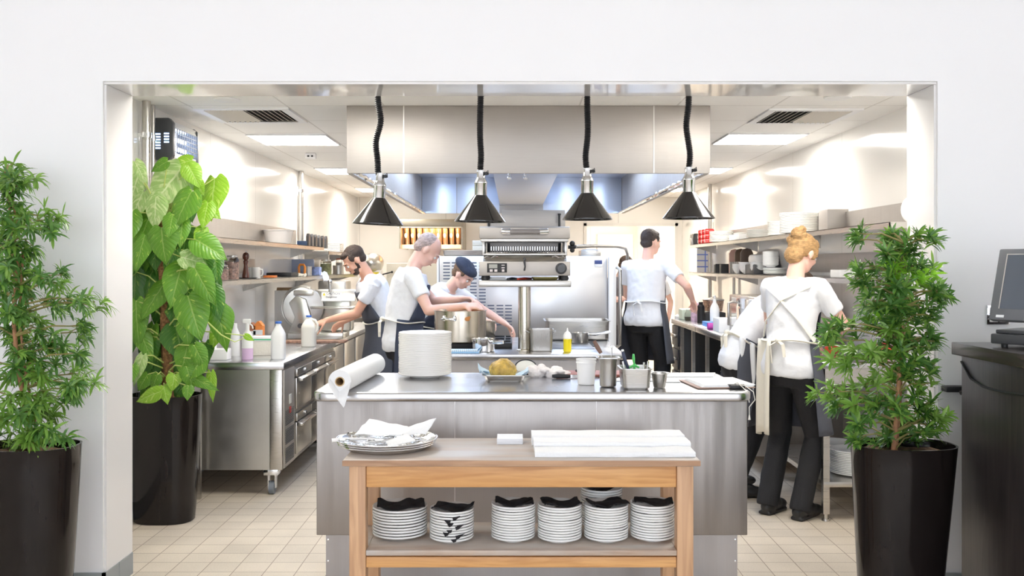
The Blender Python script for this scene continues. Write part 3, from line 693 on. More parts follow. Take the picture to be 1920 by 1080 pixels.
# ================================================================ heat lamps
def hlamp(px, pyb, wpx, label, bend, tilt):
    Y = 4.62; x = gx(px, Y); zb = gz(pyb, Y); R = wpx/2*Y/F; hsh = .128
    t = thing('heat_lamp', label, 'heat lamp', (x, Y, zb), group='black heat lamps above the pass')
    mx = Matrix.Rotation(tilt, 4, 'Y')
    n_ = 32
    B().lathe([(R*.985,0),(R,0),(R,.003),(.030,hsh),(.028,hsh+.004),(.0265,hsh+.002),(.0265,hsh-.004),(R*.97,.006)], n=48, closed=True, mx=mx).make('shade', M_black, t)
    B().lathe([(.026,hsh-.01),(.030,hsh),(.030,hsh+.055),(.032,hsh+.058),(.032,hsh+.062),(.0225,hsh+.08),(.0205,hsh+.084),(.0205,hsh+.120),(.0,hsh+.122)], n=32, mx=mx).make('neck', M_chrome, t)
    b = B()
    b.obox((.024,-.012,hsh+.105), (.016,.012,.014), rz=.3).tube([(.022,-.012,hsh+.108),(.034,-.012,hsh+.12),(.036,-.012,hsh+.10)], .003, 6)
    b.xf(mx); b.make('clamp', M_blackm, t)
    B().sphere((0,0,.058), (.034,.034,.042), 20).make('bulb', mat('heat_bulb', (.9,.88,.85), .2), t)
    top = CZ-zb; z0 = hsh+.118; pts = []; rad = []
    N = 116
    for i in range(N+1):
        u = i/N; z = z0+(top-.004-z0)*u
        off = sum(a*math.exp(-((u-c)/s)**2) for a, c, s in bend)
        pts.append((tilt*z*.0+off, 0, z)); rad.append(.0168 if i % 2 else .0118)
    pts[0] = (mx @ V((0,0,z0))).to_tuple()
    B().tube(pts, rad, 14).make('ribbed_cord', M_blackm, t, smooth=False)
    B().lathe([(0,0),(.03,0),(.045,-.03),(0,-.032)], (pts[-1][0],0,top-.0005), 24).make('ceiling_cup', M_blackm, t)
    return t
hlamp(708.5, 421, 96, 'leftmost black conical heat lamp, hanging over the plate stack', [(.014,.5,.12),(-.010,.28,.12),(.0,.9,.2)], .05)
hlamp(900, 416, 96, 'second black conical heat lamp from left, hung above the small tray', [(.005,.15,.12),(.004,.8,.2)], .02)
hlamp(1101, 412, 95, 'third black conical heat lamp from left, with a loop in its cord', [(-.008,.12,.12),(.003,.4,.15)], .0)
hlamp(1291.5, 410, 98, 'rightmost black conical heat lamp, hanging over the clipboard', [(-.012,.42,.14),(.006,.12,.1)], .0)
# ================================================================ extraction hood
hx0, hx1, hy0, hy1, hz = -1.004, 1.19, 5.76, 10.2, 2.007
t = thing('extraction_hood', 'large stainless extraction hood hanging from ceiling over the cooking island', 'hood', (.093, 7.98, hz))
ox, oy = .093, 7.98; H_ = CZ-hz-.001
m_in = mat('hood_inner_steel', (.66,.72,.84), .36, 1)
b = B().box(hx0-ox, hx1-ox, hy0-oy, hy0-oy+.03, 0, H_, .002).box(hx0-ox, hx1-ox, hy1-oy-.03, hy1-oy, 0, H_, .002)
b.box(hx0-ox, hx0-ox+.03, hy0-oy+.031, hy1-oy-.031, 0, H_).box(hx1-ox-.03, hx1-ox, hy0-oy+.031, hy1-oy-.031, 0, H_)
b.make('canopy', M_hood, t)
b = B()
for x in (757, 1226): q = gx(x, hy0)-ox; b.box(q-.0035, q+.0035, hy0-oy-.002, hy0-oy-.0002, .002, H_)
b.make('seam_strips', mat('seam_strip', (.82,.80,.76), .3, .5), t)
B().box(hx0-ox+.0305, hx1-ox-.0305, hy0-oy+.0305, hy1-oy-.0305, H_-.03, H_-.01).make('canopy_roof', m_in, t)
for xs in ((hx0+.032, -.60, -.14-.002), (.317, .77, hx1-.032)):
    for xa_, xb_ in zip(xs, xs[1:]):
        w_ = (xb_-xa_)/1; n_ = 12; pts = [(xa_-ox+.003+(w_-.006)*i/n_, hy1-oy-.034-.03*math.sin(PI*i/n_)) for i in range(n_+1)]
        pts += [(xb_-ox-.003, hy1-oy-.0305), (xa_-ox+.003, hy1-oy-.0305)]
        B().prism(pts, 'z', .0, H_-.031).make('rear_panel', m_in, t)
B().box(-.14-ox, .315-ox, hy0-oy+.2, hy1-oy-.046, .085, H_-.032, .004).make('central_plenum', m_in, t)
for s in (-1, 1):
    b = B(); xe = (hx0+.03 if s < 0 else hx1-.03)-ox
    pts = [(xe-s*(.0+.03), hy0-oy+.05+(hy1-hy0-.1)*k/60, .006+.010*noise.noise(V((k*.9, s, 0)))) for k in range(61)]
    b.tube(pts, [.014+.006*noise.noise(V((k*1.3, 2, s))) for k in range(61)], 8); b.make('grease_channel', M_chrome, t, angle=.3)
for x in (955, 985):
    q = gx(x, hy0+.3)-ox; B().tube([(q, hy0-oy+.3, .083), (q, hy0-oy+.3, .02), (q+.01, hy0-oy+.3, -.01)], .008, 8).sphere((q, hy0-oy+.3, .0), .014, 12).make('sprinkler_nozzle', M_chrome, t)
for y in (6.8, 8.8):
    for x in (-.6, .75): lamp('hood_lamp', 'AREA', (x, y, CZ-.07), 13, (.62,.76,1), size=.5, size_y=1.4)

# ================================================================ cooking island
IX0, IX1, IY0, IY1 = -.51, .696, 5.93, 7.35
ox, oy = (IX0+IX1)/2, (IY0+IY1)/2
t = thing('cooking_island', 'stainless steel cooking island with griddle under the extraction hood', 'cooking island', (ox, oy, 0))
a, c = (IX1-IX0)/2, (IY1-IY0)/2
B().box(-a, a, -c, c, .865, .9, .006).make('worktop', M_top, t)
B().box(-a+.03, a-.03, -c+.035, c-.03, .12, .864, .004).make('body', M_front, t)
B().box(-a+.06, a-.06, -c+.08, c-.06, 0, .12).make('plinth', M_blackm, t)
gp = B(); x0, x1 = gx(1030,6.6)-ox, gx(1110,6.5)-ox
gp.box(x0, x1, -.35, .10, .9002, .9035, .001).make('griddle_plate', steel('griddle', (.25,.25,.26), .35), t)
B().obox((gx(1108,6.9)-ox, .12, .902), (.05, .55, .003), rz=.0).make('drain_slot', M_dark2, t)
B().box(-.58, -.10, -.30, .28, .9002, .935, .004).make('burner_hob', M_blackm, t)
b = B()
for i in range(4): b.tube([(-.54+i*.13, -.27, .942), (-.54+i*.13, .25, .942)], .006, 6)
for j in range(3): b.tube([(-.57, -.22+j*.22, .942), (-.11, -.22+j*.22, .942)], .006, 6)
b.make('pan_support', M_blackm, t)
# salamander grill on its post
SX = gx(984, 6.0); sy = 6.19
t = thing('salamander_grill', 'steel salamander grill with long handle and control panel on central post', 'grill', (SX, sy, PZ))
def zz(py, Y=5.95): return gz(py, Y)-PZ
B().lathe([(0,0),(.052,0),(.052,.006),(.042,.010),(.0405,.012),(.0405,zz(537)),(0,zz(537))], n=40).make('post', steel('post_steel', (.68,.64,.56), .18, (1,1,8)), t)
B().box(-.288, .288, -.24, .22, zz(538), zz(526), .004).make('support_shelf', M_steel, t)
b = B()
for x in (-.25, .25):
    for y in (-.19, .17): b.cyl((x,y,zz(526)+.0005),(x,y,zz(517)),.022,18).cyl((x,y,zz(524)),(x,y,zz(520)),.026,18)
b.make('feet', M_blackm, t)
B().box(-.285, .283, -.235, .2, zz(517), zz(490), .005).make('body', M_hood, t)
B().prism([(-.225,zz(490)+.0005),(.2,zz(490)+.0005),(.2,zz(479)),(-.19,zz(479))], 'x', -.262, .262, .003).make('top_step', M_steel, t)
cp = B().box(-.236, -.112, -.240, -.2345, zz(511), zz(493.5), .001).make('control_panel', M_blackm, t)
B().box(-.224, -.172, -.2418, -.2402, zz(503), zz(495.5)).make('display', mat('lcd', (.30,.30,.27), .3), cp)
for q_ in ((-.219,-.201,509.5,505),(-.190,-.172,509.5,505),(-.146,-.126,498,496.5),(-.146,-.126,503,501),(-.144,-.128,509.5,505)): B().box(q_[0], q_[1], -.2418, -.2402, zz(q_[2]), zz(q_[3])).make('key', mat('panel_mark', (.6,.55,.55), .4), cp)
mxf = Matrix.Rotation(PI/2, 4, 'X')
B().lathe([(0,.0),(.036,0),(.036,.004),(.029,.006),(.027,.022),(.024,.026),(0,.026)], (.226,-.2352,zz(503.5)), 32, mx=mxf).make('knob', M_dark, t)
B().tube([(.226+.034*math.cos(a), -.2375, zz(503.5)+.034*math.sin(a)) for a in [-2.2+k*.16 for k in range(18)]], .0015, 6).make('knob_scale', M_paper, t)
B().tube([(-.003,-.243,zz(488)),(-.003,-.25,zz(492)),(.001,-.262,zz(500)),(-.004,-.25,zz(507))], [.006,.007,.005,.006], 10).sphere((-.003,-.245,zz(486)), .009, 12).make('lever', M_dark, t)
# side frames, rack, lifting head
b = B()
for s in (-1, 1): b.box(s*.262-.008, s*.262+.008, -.12, .2, zz(479)+.0005, zz(450), .002)
b.make('side_frame', M_steelh, t)
b = B()
for i in range(30): x = -.235+i*.0162; b.tube([(x,-.2,zz(474)),(x,.17,zz(474)),(x,.185,zz(468)),(x,.185,zz(460))], .0032, 6)
b.tube([(-.245,-.2,zz(474)),(.245,-.2,zz(474))], .004, 6).tube([(-.245,.17,zz(474)),(.245,.17,zz(474))], .004, 6).make('grill_rack', M_chrome, t)
B().box(-.262, .262, -.23, .19, zz(478.5), zz(475.5), .001).make('drip_tray', M_steel, t)
B().box(-.25, .25, .19, .21, zz(478), zz(412), .0).make('rear_panel', M_hood, t)
b = B()
for s in (-1, 1): b.tube([(s*.255,-.235,zz(484)),(s*.235,-.24,zz(481)),(s*.215,-.235,zz(484)),(s*.19,-.24,zz(480.5)),(s*.17,-.235,zz(482))], .005, 8)
b.make('rack_handle', M_chrome, t)
hd_ = B(); hd_.prism([(-.235,zz(447)),(-.235,zz(427)),(-.225,zz(424.5)),(.17,zz(424.5)),(.17,zz(447))], 'x', -.283, .281, .003).make('grill_head', M_hood, t)
B().box(-.276, .272, -.225, .165, zz(453), zz(447)-.0005, .002).make('head_skirt', M_steel, t)
b = B(); b.tube([(-.135,-.236,zz(434)),(-.13,-.262,zz(434.5)),(-.10,-.272,zz(435)),(0,-.275,zz(435)),(.10,-.272,zz(435)),(.13,-.262,zz(434.5)),(.135,-.236,zz(434))], [.016,.018,.019,.019,.019,.018,.016], 16, flat=.9)
b.make('handle', mat('smoked_handle', (.20,.185,.18), .2, coat=.4), t)
for s in (-1, 1): B().tube([(s*.142,-.236,zz(434)),(s*.135,-.264,zz(434.5)),(s*.088,-.275,zz(435))], [.018,.0205,.020], 16).make('handle_end', M_chrome, t)
for s in (-1, 1): B().tube([(s*.235,.18,zz(478)),(s*.235,.18,zz(395))], .008, 10).tube([(s*.235,.18,zz(397)),(s*.235,.18,zz(393.5))], .011, 10).make('guide_rod', M_blackm, t)
B().box(-.15, .275, .205, .235, zz(447), zz(386), .004).make('back_cover', M_hood, t)
b = B().tube([(.283,.0,zz(462)),(.33,.0,zz(462))], .012, 10); b.sphere((.31,0,zz(455)),.018,12).sphere((.31,0,zz(468)),.016,12)
b.make('gas_valve', M_blackm, t)
B().tube([(.33,0,zz(461)),(.45,.3,zz(458)),(.70,.9,zz(455)),(.82,1.4,zz(457)),(.86,1.6,zz(470)),(.87,1.7,zz(482))], .012, 10).make('gas_hose', M_steel, t)
# things lying under the salamander
for nm, lb, x0, x1, m_ in (('paper_stack','white cards tucked under the salamander grill', -.22, -.12, M_paper), ('tongs','black and pale tongs under the salamander grill', -.11, -.05, M_dark), ('spatula','red handled tool under the salamander grill', -.045, .045, mat('red_plastic', (.55,.05,.02), .4)), ('tray_edge','brass coloured tray edge under the salamander grill', .05, .21, mat('olive_metal', (.35,.30,.12), .4, .8))):
    zb = PZ+zz(526)+.0005
    b = B()
    if nm == 'tray_edge': b.tray(x0, x1, -.16, .1, 0, .018, .01, .004, .004)
    elif nm == 'paper_stack': 
        for k in range(4): b.obox(((x0+x1)/2, -.1, .003+k*.0042), (x1-x0-.004*k, .14, .0035), rz=.03*k)
    else: b.tube([(x0,-.2,.008),((x0+x1)/2,-.12,.010),(x1,.05,.008)], [.006,.009,.006], 10).tube([(x0+.01,-.2,.008),(x1+.0,-.02,.006)], .005, 8)
    tag(b.make(nm, m_, loc=(SX, sy, zb)), lb, nm.replace('_', ' '))
# pots on the island
def pot(name, label, px, Y, R, h, z, m, handles=True, cat='pot', bracket_y=None):
    t = thing(name, label, cat, (gx(px, Y), Y, z))
    B().lathe([(0,0),(R*.96,0),(R,.006),(R,h-.004),(R+.005,h-.002),(R+.005,h),(R-.001,h),(R-.004,h-.006),(R-.004,.008),(0,.006)], n=56).make('pan', m, t)
    return t
m_stock = mat('stained_stock_pot', (.60,.54,.45), .25, 1, bump=.1, bscale=6, var=.22, vscale=5, stretch=(1,1,.5))
Y = 6.35; t = pot('stock_pot', 'large steel stock pot with side handle at the left of the island', 863, Y, .172, .205, .9485, m_stock)
for a in (-1.95, 1.2):
    c_, s_ = math.cos(a), math.sin(a); R = .172; P = []
    for q in (-.18, -.17, -.10, 0, .10, .17, .18):
        rr = R+(.002 if abs(q) > .175 else .03); P.append((rr*math.cos(a+q*1.2), rr*math.sin(a+q*1.2), .158+(0 if abs(q) > .175 else -.004)))
    b = B().tube(P, .007, 10)
    for q in (-.18, .18): b.sphere((R*math.cos(a+q*1.2), R*math.sin(a+q*1.2), .158), (.016,.016,.02), 12)
    b.make('handle', M_chrome, t)
tag(B().sphere((0,0,0),(.018,.004,.014),12).sphere((.012,0,.012),(.01,.004,.006),10).make('stain', mat('orange_stain', (.55,.22,.06), .5), t, loc=(.055,-.1645,.155), rot=(0,0,.32)))
B().lathe([(0,0),(.166,0),(0,.012)], (0,0,.15), 40).make('soup', mat('soup', (.55,.36,.18), .3), t)
t = pot('stock_pot', 'second steel pot partly hidden behind the large stock pot', 905, 6.85, .09, .15, .902, m_stock)
t = pot('saucepan', 'small steel saucepan standing in front of the large stock pot', 906, 6.12, .073, .082, .902, M_chrome)
B().tube([(.05,-.054,.06),(.09,-.10,.066),(.13,-.15,.07)], [.006,.007,.006], 8, flat=2).make('handle', M_chrome, t)
tag(B().box(0, .19, 0, .10, 0, .012, .004).box(.01, .18, .005, .095, .0125, .022, .004).make('striped_cloth', grid_mat('blue_white_check', (.78,.86,.92), (.25,.45,.70), .012, .012, 0, 0, .002, .9), loc=(gx(842,5.98), 5.965, .9005)), 'blue and white checked cloth folded at the front of the island', 'cloth')
t = thing('steel_container', 'tall square steel container beside the salamander post', 'container', (gx(1015,6.13), 6.15, .9005))
B().tray(-.072, .072, -.07, .07, 0, .142, .02, .006, .008).make('pan', M_steelh, t)
b = B()
for s in (-1, 1): b.tube([(s*.075,-.02,.12),(s*.092,-.02,.128),(s*.092,.02,.128),(s*.075,.02,.12)], .004, 8)
b.make('handle', M_chrome, t)
t = thing('oil_bottle', 'squeeze bottle of bright yellow oil on the island', 'bottle', (gx(1063.5,6.1), 6.08, .9005))
B().lathe([(0,0),(.022,0),(.026,.005),(.0265,.085),(0,.088)], n=28).make('oil', mat('yellow_oil', (.82,.68,.01), .2, coat=.5), t)
B().lathe([(.0266,.084),(.0268,.10),(.024,.112),(.02,.118),(.018,.122),(.006,.132),(.0035,.152),(0,.153)], n=28).make('cap', M_plasw, t)
t = pot('saucepan', 'small steel saucepan with long handle beside the oil bottle', 1088, 6.75, .057, .072, .905, M_steelh)
B().tube([(.055,.0,.06),(.11,-.01,.06),(.21,-.02,.078)], [.006,.007,.005], 8, flat=1.6).make('handle', M_chrome, t)
t = thing('boiling_pan', 'wide rectangular steel pan unit behind the squeeze bottle', 'pan', (gx(1081,7.2), 7.15, .9005))
B().tray(-.235, .225, -.18, .18, .006, .145, .03, .008, .014).make('pan', M_steel, t)
B().box(-.22, .21, -.165, .165, .0, .0055).make('base', M_dark2, t)
tag(B().tray(-.06, .06, -.09, .09, 0, .03, .01, .004, .005).make('tray', mat('pinkish_tray', (.45,.33,.33), .4), loc=(gx(941,6.6), 6.55, .9005)), 'shallow reddish tray between saucepan and the salamander post', 'tray')

# ================================================================ oven behind the island
OX0, OX1, OY, OZ = gx(823,8.4), gx(1139,8.4), 8.4, gz(480,8.4)
ox = (OX0+OX1)/2; t = thing('combi_oven', 'large stainless steel oven seen from its vented side behind the island', 'oven', (ox, OY, 0)); a = (OX1-OX0)/2
b = B().box(-a, a, 0, .95, .62, OZ, .008); b.make('cabinet', steel('oven_steel', (.66,.66,.67), .30, (1,1,1), .02, .12), t)
B().box(-a-.018, -a-.0005, -.01, .95, .55, OZ+.004, .004).make('side_panel', M_plasw, t)
b = B()
def slots(b, px0, py0, n, Y=OY, w_=.06, pitch=.028):
    for k in range(n): b.box(gx(px0,Y)-ox, gx(px0,Y)-ox+w_, -.003, .001, gz(py0,Y)-k*pitch, gz(py0,Y)-k*pitch+.011, .002)
m_sl = mat('vent_slot_dark', (.10,.12,.18), .4)
for px in (831, 847, 864, 881, 898): slots(b, px, 494, 6)
for px in (881, 898): slots(b, px, 532, 7)
for px in (881, 897, 914, 931, 947): slots(b, px, 574, 7)
for px in (864,): slots(b, px, 574, 6)
b.make('vent_slots', m_sl, t)
B().box(gx(1115,OY)-ox, gx(1129,OY)-ox, -.004, .0, gz(495,OY), gz(488,OY), .001).make('badge', mat('badge_blue', (.05,.08,.25), .4), t)
B().box(gx(1115,OY)-ox, gx(1129,OY)-ox, -.004, .0, gz(501,OY), gz(495.3,OY), .001).make('badge_panel', M_plasw, t)
b = B()
for x in (-a+.05, a-.05):
    for y in (.05, .9): b.box(x-.025, x+.025, y-.025, y+.025, .08, .62)
b.box(-a+.05, a-.05, .05, .9, .3, .33).make('stand', M_steel, t)
b = B()
for x in (-a+.05, a-.05):
    for y in (.05, .9): b.cyl((x-.02,y,.04),(x+.02,y,.04),.04,20)
b.make('castor', M_blackm, t)
d = B().box(a+.005, a+.055, -.06, -.02, .66, OZ-.01, .006).box(a+.005, a+.075, -.02, .03, .66, OZ-.01, .004).make('door', M_plasw, t)
B().tube([(a+.075,-.07,.74),(a+.10,-.09,.76),(a+.10,-.09,OZ-.12),(a+.075,-.07,OZ-.1)], .016, 12).make('handle', M_steel, d)
tag(B().tray(-.20, .16, 0, .5, 0, .05, .02, .006, .012).make('steel_tray', M_steel, loc=(gx(873,8.4), 8.42, OZ+.0005)), 'shallow steel tray lying on top of the oven at left', 'tray')
for k in range(2): tag(B().box(0,.12,0,.25,0,.045,.004).make('plate_box', M_cream, loc=(gx(885,8.6), 8.7, OZ+.052+.047*k)), 'cream box %s of two behind the steel tray on the oven' % ('lower','upper')[k], 'box', 'cream boxes on the oven')
t = thing('steel_box', 'low steel box under a curved pipe on top of the oven', 'box', (gx(1110,8.6), 8.6, OZ))
B().box(-.10, .08, 0, .3, 0.0005, .055, .006).make('body', M_steel, t); B().box(-.08,.06,.02,.28,.0555,.062,.003).make('lid', mat('blue_grey_lid', (.45,.52,.62), .4), t)
# pale box of plates beside salamander, on a rear bench
# ================================================================ cooler with drawers, left
CXR, CY0, CY1, CZT_ = -1.44, 6.0, 7.74, .84
t = thing('drawer_fridge', 'stainless steel drawer fridge on castors along the left wall', 'fridge', (CXR-.35, (CY0+CY1)/2, 0))
ox, oy = CXR-.35, (CY0+CY1)/2; x0, x1, y0, y1 = -.36, .35, CY0-oy, CY1-oy
m_end = steel('fridge_end_steel', (.50,.48,.44), .33, (1,1,1), .05, .35)
B().box(x0, x1, y0-.002, y1, .795, .84, .004).make('worktop', M_top, t)
B().box(x0+.005, x1-.09, y0, y1-.02, .165, .7945).make('end_panel', m_end, t)
B().box(x1-.088, x1-.012, y0-.001, y0+.05, .165, .7945, .003).make('corner_post', M_steel, t)
B().box(x1-.09, x1-.012, y0+.051, y1-.02, .165, .7945).make('front_frame', M_steelh, t)
B().box(x1-.0115, x1-.002, y0+.02, y0+.30, .17, .79, .002).make('motor_panel', M_hood, t)
b = B()
for k in range(3):
    for j in range(9): b.box(x1-.0018, x1+.001, y0+.05, y0+.27, .195+k*.12+j*.011, .200+k*.12+j*.011)
b.make('louvres', M_dark, t)
B().box(x1-.0018, x1+.003, y0+.14, y0+.2, .56, .62, .001).make('thermostat', mat('thermostat_face', (.5,.5,.48), .4), t)
B().box(x1-.0018, x1+.004, y0+.15, y0+.19, .50, .54, .001).make('power_switch', mat('red_switch', (.35,.02,.02), .3), t)
dw = (y1-.05-(y0+.33))/3
for c in range(3):
    ya = y0+.33+c*dw
    for r, (za, zb) in enumerate(((.50,.765),(.20,.47))):
        q = 'drawer'
        dr = B().box(x1-.0115, x1+.006, ya+.006, ya+dw-.006, za, zb-.06, .003).box(x1-.0115, x1+.010, ya+.004, ya+dw-.004, zb-.052, zb, .003).make('drawer', m_end if r else M_steelh, t)
        B().prism([(x1+.0105, zb-.088),(x1+.045, zb-.080),(x1+.045,zb-.066),(x1+.0105,zb-.056)], 'y', ya+.01, ya+dw-.01, .002).make('handle', M_steel, dr)
        B().cyl((x1+.0105, ya+dw/2, zb-.025), (x1+.020, ya+dw/2, zb-.025), .011, 16).make('lock', M_chrome, dr)
for x, y in ((x0+.07, y0+.10), (x1-.09, y0+.07), (x0+.07, y1-.1), (x1-.09, y1-.1)):
    b = B().box(x-.045, x+.045, y-.045, y+.045, .125, .1645, .003).box(x-.025, x-.019, y-.02, y+.02, .04, .124).box(x+.019, x+.025, y-.02, y+.02, .04, .124)
    c = b.make('castor', M_chrome, t); B().cyl((x-.016,y,.042),(x+.016,y,.042),.042,24).cyl((x-.018,y,.042),(x+.018,y,.042),.02,16).make('wheel', mat('grey_rubber', (.18,.20,.23), .5), c)
t = thing('side_bench', 'low steel bench corner between the pothos planter and drawer fridge', 'bench', (-2.0, 5.88, 0))
B().box(-.19, .06, -.08, .085, .80, .85, .004).make('worktop', M_top, t); B().box(-.18, .05, -.07, .08, .60, .7995).make('apron_panel', M_steel, t)
b = B()
for x in (-.17, .03): b.box(x, x+.03, .04, .07, 0, .5995)
b.make('leg', M_steel, t)
# second bench beyond the fridge
t = thing('prep_bench', 'dark fronted steel bench carrying the meat slicer', 'bench', (-1.8, 8.7, 0))
B().box(-.38, .36, -.93, 1.6, .80, .84, .004).make('worktop', M_top, t)
B().box(-.36, .30, -.9, 1.58, .1, .7995).make('cabinet', M_dark, t)
b = B()
for k in range(4): b.box(.3005, .315, -.88+k*.6, -.34+k*.6, .14, .77, .004)
b.make('door_panels', M_steelh, t)
B().box(-.34,.28,-.88,1.56,0,.0995).make('plinth', M_blackm, t)
def milk(name, label, px, Y, h, w_, m, capc, z=CZT_, handle=True):
    t = thing(name, label, 'bottle', (gx(px,Y), Y, z+.0005))
    def ring(s): return w_*s
    b = bmesh.new(); rows = []
    for s, z_ in ((.9,0),(1,.006),(1,.60*h),(.97,.66*h),(.75,.76*h),(.45,.86*h),(.36,.90*h),(.36,.94*h)):
        rows.append([b.verts.new((x, y, z_)) for x, y in rrect(-ring(s)/2, ring(s)/2, -ring(s)/2, ring(s)/2, ring(s)*.28, 4)])
    for A, C_ in zip(rows, rows[1:]):
        n_ = len(A)
        for k in range(n_): b.faces.new([A[k], A[(k+1)%n_], C_[(k+1)%n_], C_[k]])
    b.faces.new(rows[0][::-1]); b.faces.new(rows[-1])
    B().merge(b).make('bottle', m, t, angle=.9)
    B().lathe([(0,.94*h),(.021,.94*h),(.021,h-.003),(.019,h),(0,h)], n=24).make('cap', capc, t)
    if handle: B().tube([(w_*.15,0,.88*h),(w_*.45,0,.84*h),(w_*.62,0,.72*h),(w_*.60,0,.55*h),(w_*.46,0,.47*h)], .010, 10).make('handle', m, t)
    return t
milk('milk_bottle', 'large white milk bottle with blue cap at front of the fridge top', 522, 6.25, .245, .088, M_plasw, M_blue, handle=False)
t = milk('milk_bottle', 'cream two-handled milk bottle with blue cap beside the slicer', 579, 7.2, .235, .105, M_milk, M_blue)
B().box(-.10,.10,-.06,.02,-.0,.006,.001).make('label_base', M_blackm, t, loc=(.0,-.05,-.0)) if False else None
t = thing('box', 'cream box with green lettered lid behind the milk bottle', 'box', (gx(490,6.5), 6.55, CZT_+.0005))
B().box(-.08,.09,-.08,.08,0,.095,.004).make('carton', M_cream, t); B().box(-.084,.094,-.084,.084,.0955,.125,.004).make('lid', M_plasw, t)
B().box(-.075,.085,-.0855,-.0845,.104,.112).make('green_stripe', mat('green_print', (.05,.55,.22), .5), t)
t = thing('spray_bottle', 'white trigger spray bottle of pink cleaner on the drawer fridge', 'spray bottle', (gx(460,6.15), 6.2, CZT_+.0005))
B().lathe([(0,0),(.034,0),(.036,.004),(.036,.075),(0,.077)], n=28, sy=.75).make('pink_liquid', mat('pink_liquid', (.72,.50,.72), .3), t)
B().lathe([(.0362,.074),(.036,.14),(.026,.17),(.013,.19),(.013,.205),(0,.206)], n=28, sy=.75).make('bottle', M_plasw, t)
B().tube([(0,0,.205),(0,0,.235)], .014, 12).box(-.03,.022,-.012,.012,.235,.262,.004).tube([(.0,0,.245),(.03,0,.22),(.035,0,.20)], .005, 8).make('trigger', M_plasw, t)
t = thing('spray_bottle', 'plain white bottle half hidden behind the pothos leaves', 'bottle', (gx(437,6.4), 6.45, CZT_+.0005))
B().lathe([(0,0),(.03,0),(.03,.15),(.012,.19),(.012,.22),(0,.22)], n=24).make('bottle', M_plasw, t)
tag(B().box(-.05,.06,-.05,.05,0,.07,.006).make('white_box', M_plasw, loc=(gx(408,6.15), 6.2, CZT_+.0005)), 'small white box beside the pothos leaves on the fridge', 'box')
tag(B().lathe([(0,0),(.03,0),(.03,.15),(.012,.19),(.012,.2),(0,.2)], n=24).make('bottle', M_plasw, loc=(gx(388,6.1), 6.2, CZT_+.0005)), 'white bottle at the left end of the fridge behind leaves', 'bottle')
for px, c_, hh, lb in ((486,(.80,.25,.05),.15,'orange drinks carton with white band on the drawer fridge'), (473,(.40,.16,.08),.14,'brown bottle left of the orange carton')):
    t = thing('carton', lb, 'carton', (gx(px,7.3), 7.3, CZT_+.0005)); mm = mat('carton_%d' % px, c_, .5)
    b = B().box(-.035,.035,-.035,.035,0,hh,.003).prism([(-.035,hh),(.035,hh),(.006,hh+.035),(-.006,hh+.035)], 'y', -.035, .035); b.make('carton', mm, t)
    B().box(-.0355,.0355,-.0362,-.0352,hh*.55,hh*.8).make('white_band', M_paper, t)
# meat slicer
Y = 8.05; z0 = .8405; sxx = gx(592, Y); t = thing('meat_slicer', 'silver meat slicer with round blade and caution label', 'slicer', (sxx, Y, z0))
m_al = mat('cast_aluminium', (.70,.69,.65), .28, 1)
B().box(-.20,.26,-.16,.16,.0,.055,.012).make('base', m_al, t)
mx = Matrix.Rotation(PI/2, 4, 'X')@Matrix.Rotation(.25, 4, 'Y')
B().lathe([(0,0),(.13,0),(.165,.008),(.170,.014),(.165,.02),(.10,.028),(0,.028)], (-.095,-.05,.26), 56, mx=mx).make('blade', steel('blade_steel', (.50,.49,.47), .32), t)
b = B().tube([(-.095+.175*math.cos(a), -.06, .26+.175*math.sin(a)) for a in [1.2+k*.2 for k in range(22)]], .012, 10); b.make('blade_guard', m_al, t)
B().prism([(-.20,.05),(-.03,.05),(-.02,.20),(-.06,.33),(-.14,.36),(-.20,.30),(-.15,.18)], 'y', -.12, -.075, .008).make('carriage_arm', m_al, t)
B().box(-.16,.0,-.13,-.07,.36,.405,.012).make('arm_head', m_al, t)
B().box(.04,.30,.0,.15,.055,.345,.02).make('motor_housing', m_al, t)
B().box(-.02,.34,-.12,.02,.25,.27,.004).obox((.17,-.02,.36), (.34,.012,.10), rx=-.2, bev=.003).make('product_table', m_al, t)
B().cyl((.13,-.05,.39),(.13,-.05,.47),.012,14).sphere((.13,-.05,.475),.02,14).make('grip', M_steel, t)
B().tube([(-.10,-.13,.11),(-.10,-.15,.11)], .02, 16).make('dial', M_dark, t)
lb_ = B().obox((.14,-.034,.348), (.17,.003,.075), rx=-.2, bev=.001).make('warning_plate', M_plasw, t)
B().obox((.14,-.0365,.336), (.16,.002,.040), rx=-.2).make('yellow_panel', mat('warning_yellow', (.85,.68,.03), .5), lb_)
text('caution_text', 'CAUTION', .025, (.155,-.0455,.375), (PI/2-.2,0,0), M_dark, lb_)
text('danger_text', 'Dangerous', .021, (.14,-.0395,.346), (PI/2-.2,0,0), M_dark, lb_); text('machine_text', 'Machine', .021, (.14,-.0360,.325), (PI/2-.2,0,0), M_dark, lb_)
B().prism([(.068,.360),(.092,.360),(.080,.383)], 'y', -.0472, -.0460).make('warning_triangle', MATS['warning_yellow'], lb_)
tag(B().lathe([(0,0),(.025,0),(.025,.25),(0,.25)], (0,0,0), 20, mx=Matrix.Rotation(PI/2,4,'Y')).make('rolling_pin', mat('pin_wood', (.38,.24,.12), .5), loc=(gx(520,8.5), 8.5, z0+.39)), 'brown wooden roll resting behind the slicer', 'rolling pin')
tag(B().box(0,.20,0,.14,0,.39).make('wall_shelf_bracket', M_steelh, loc=(gx(518,8.5)-.0, 8.44, z0)), 'grey box standing behind the slicer', 'box')
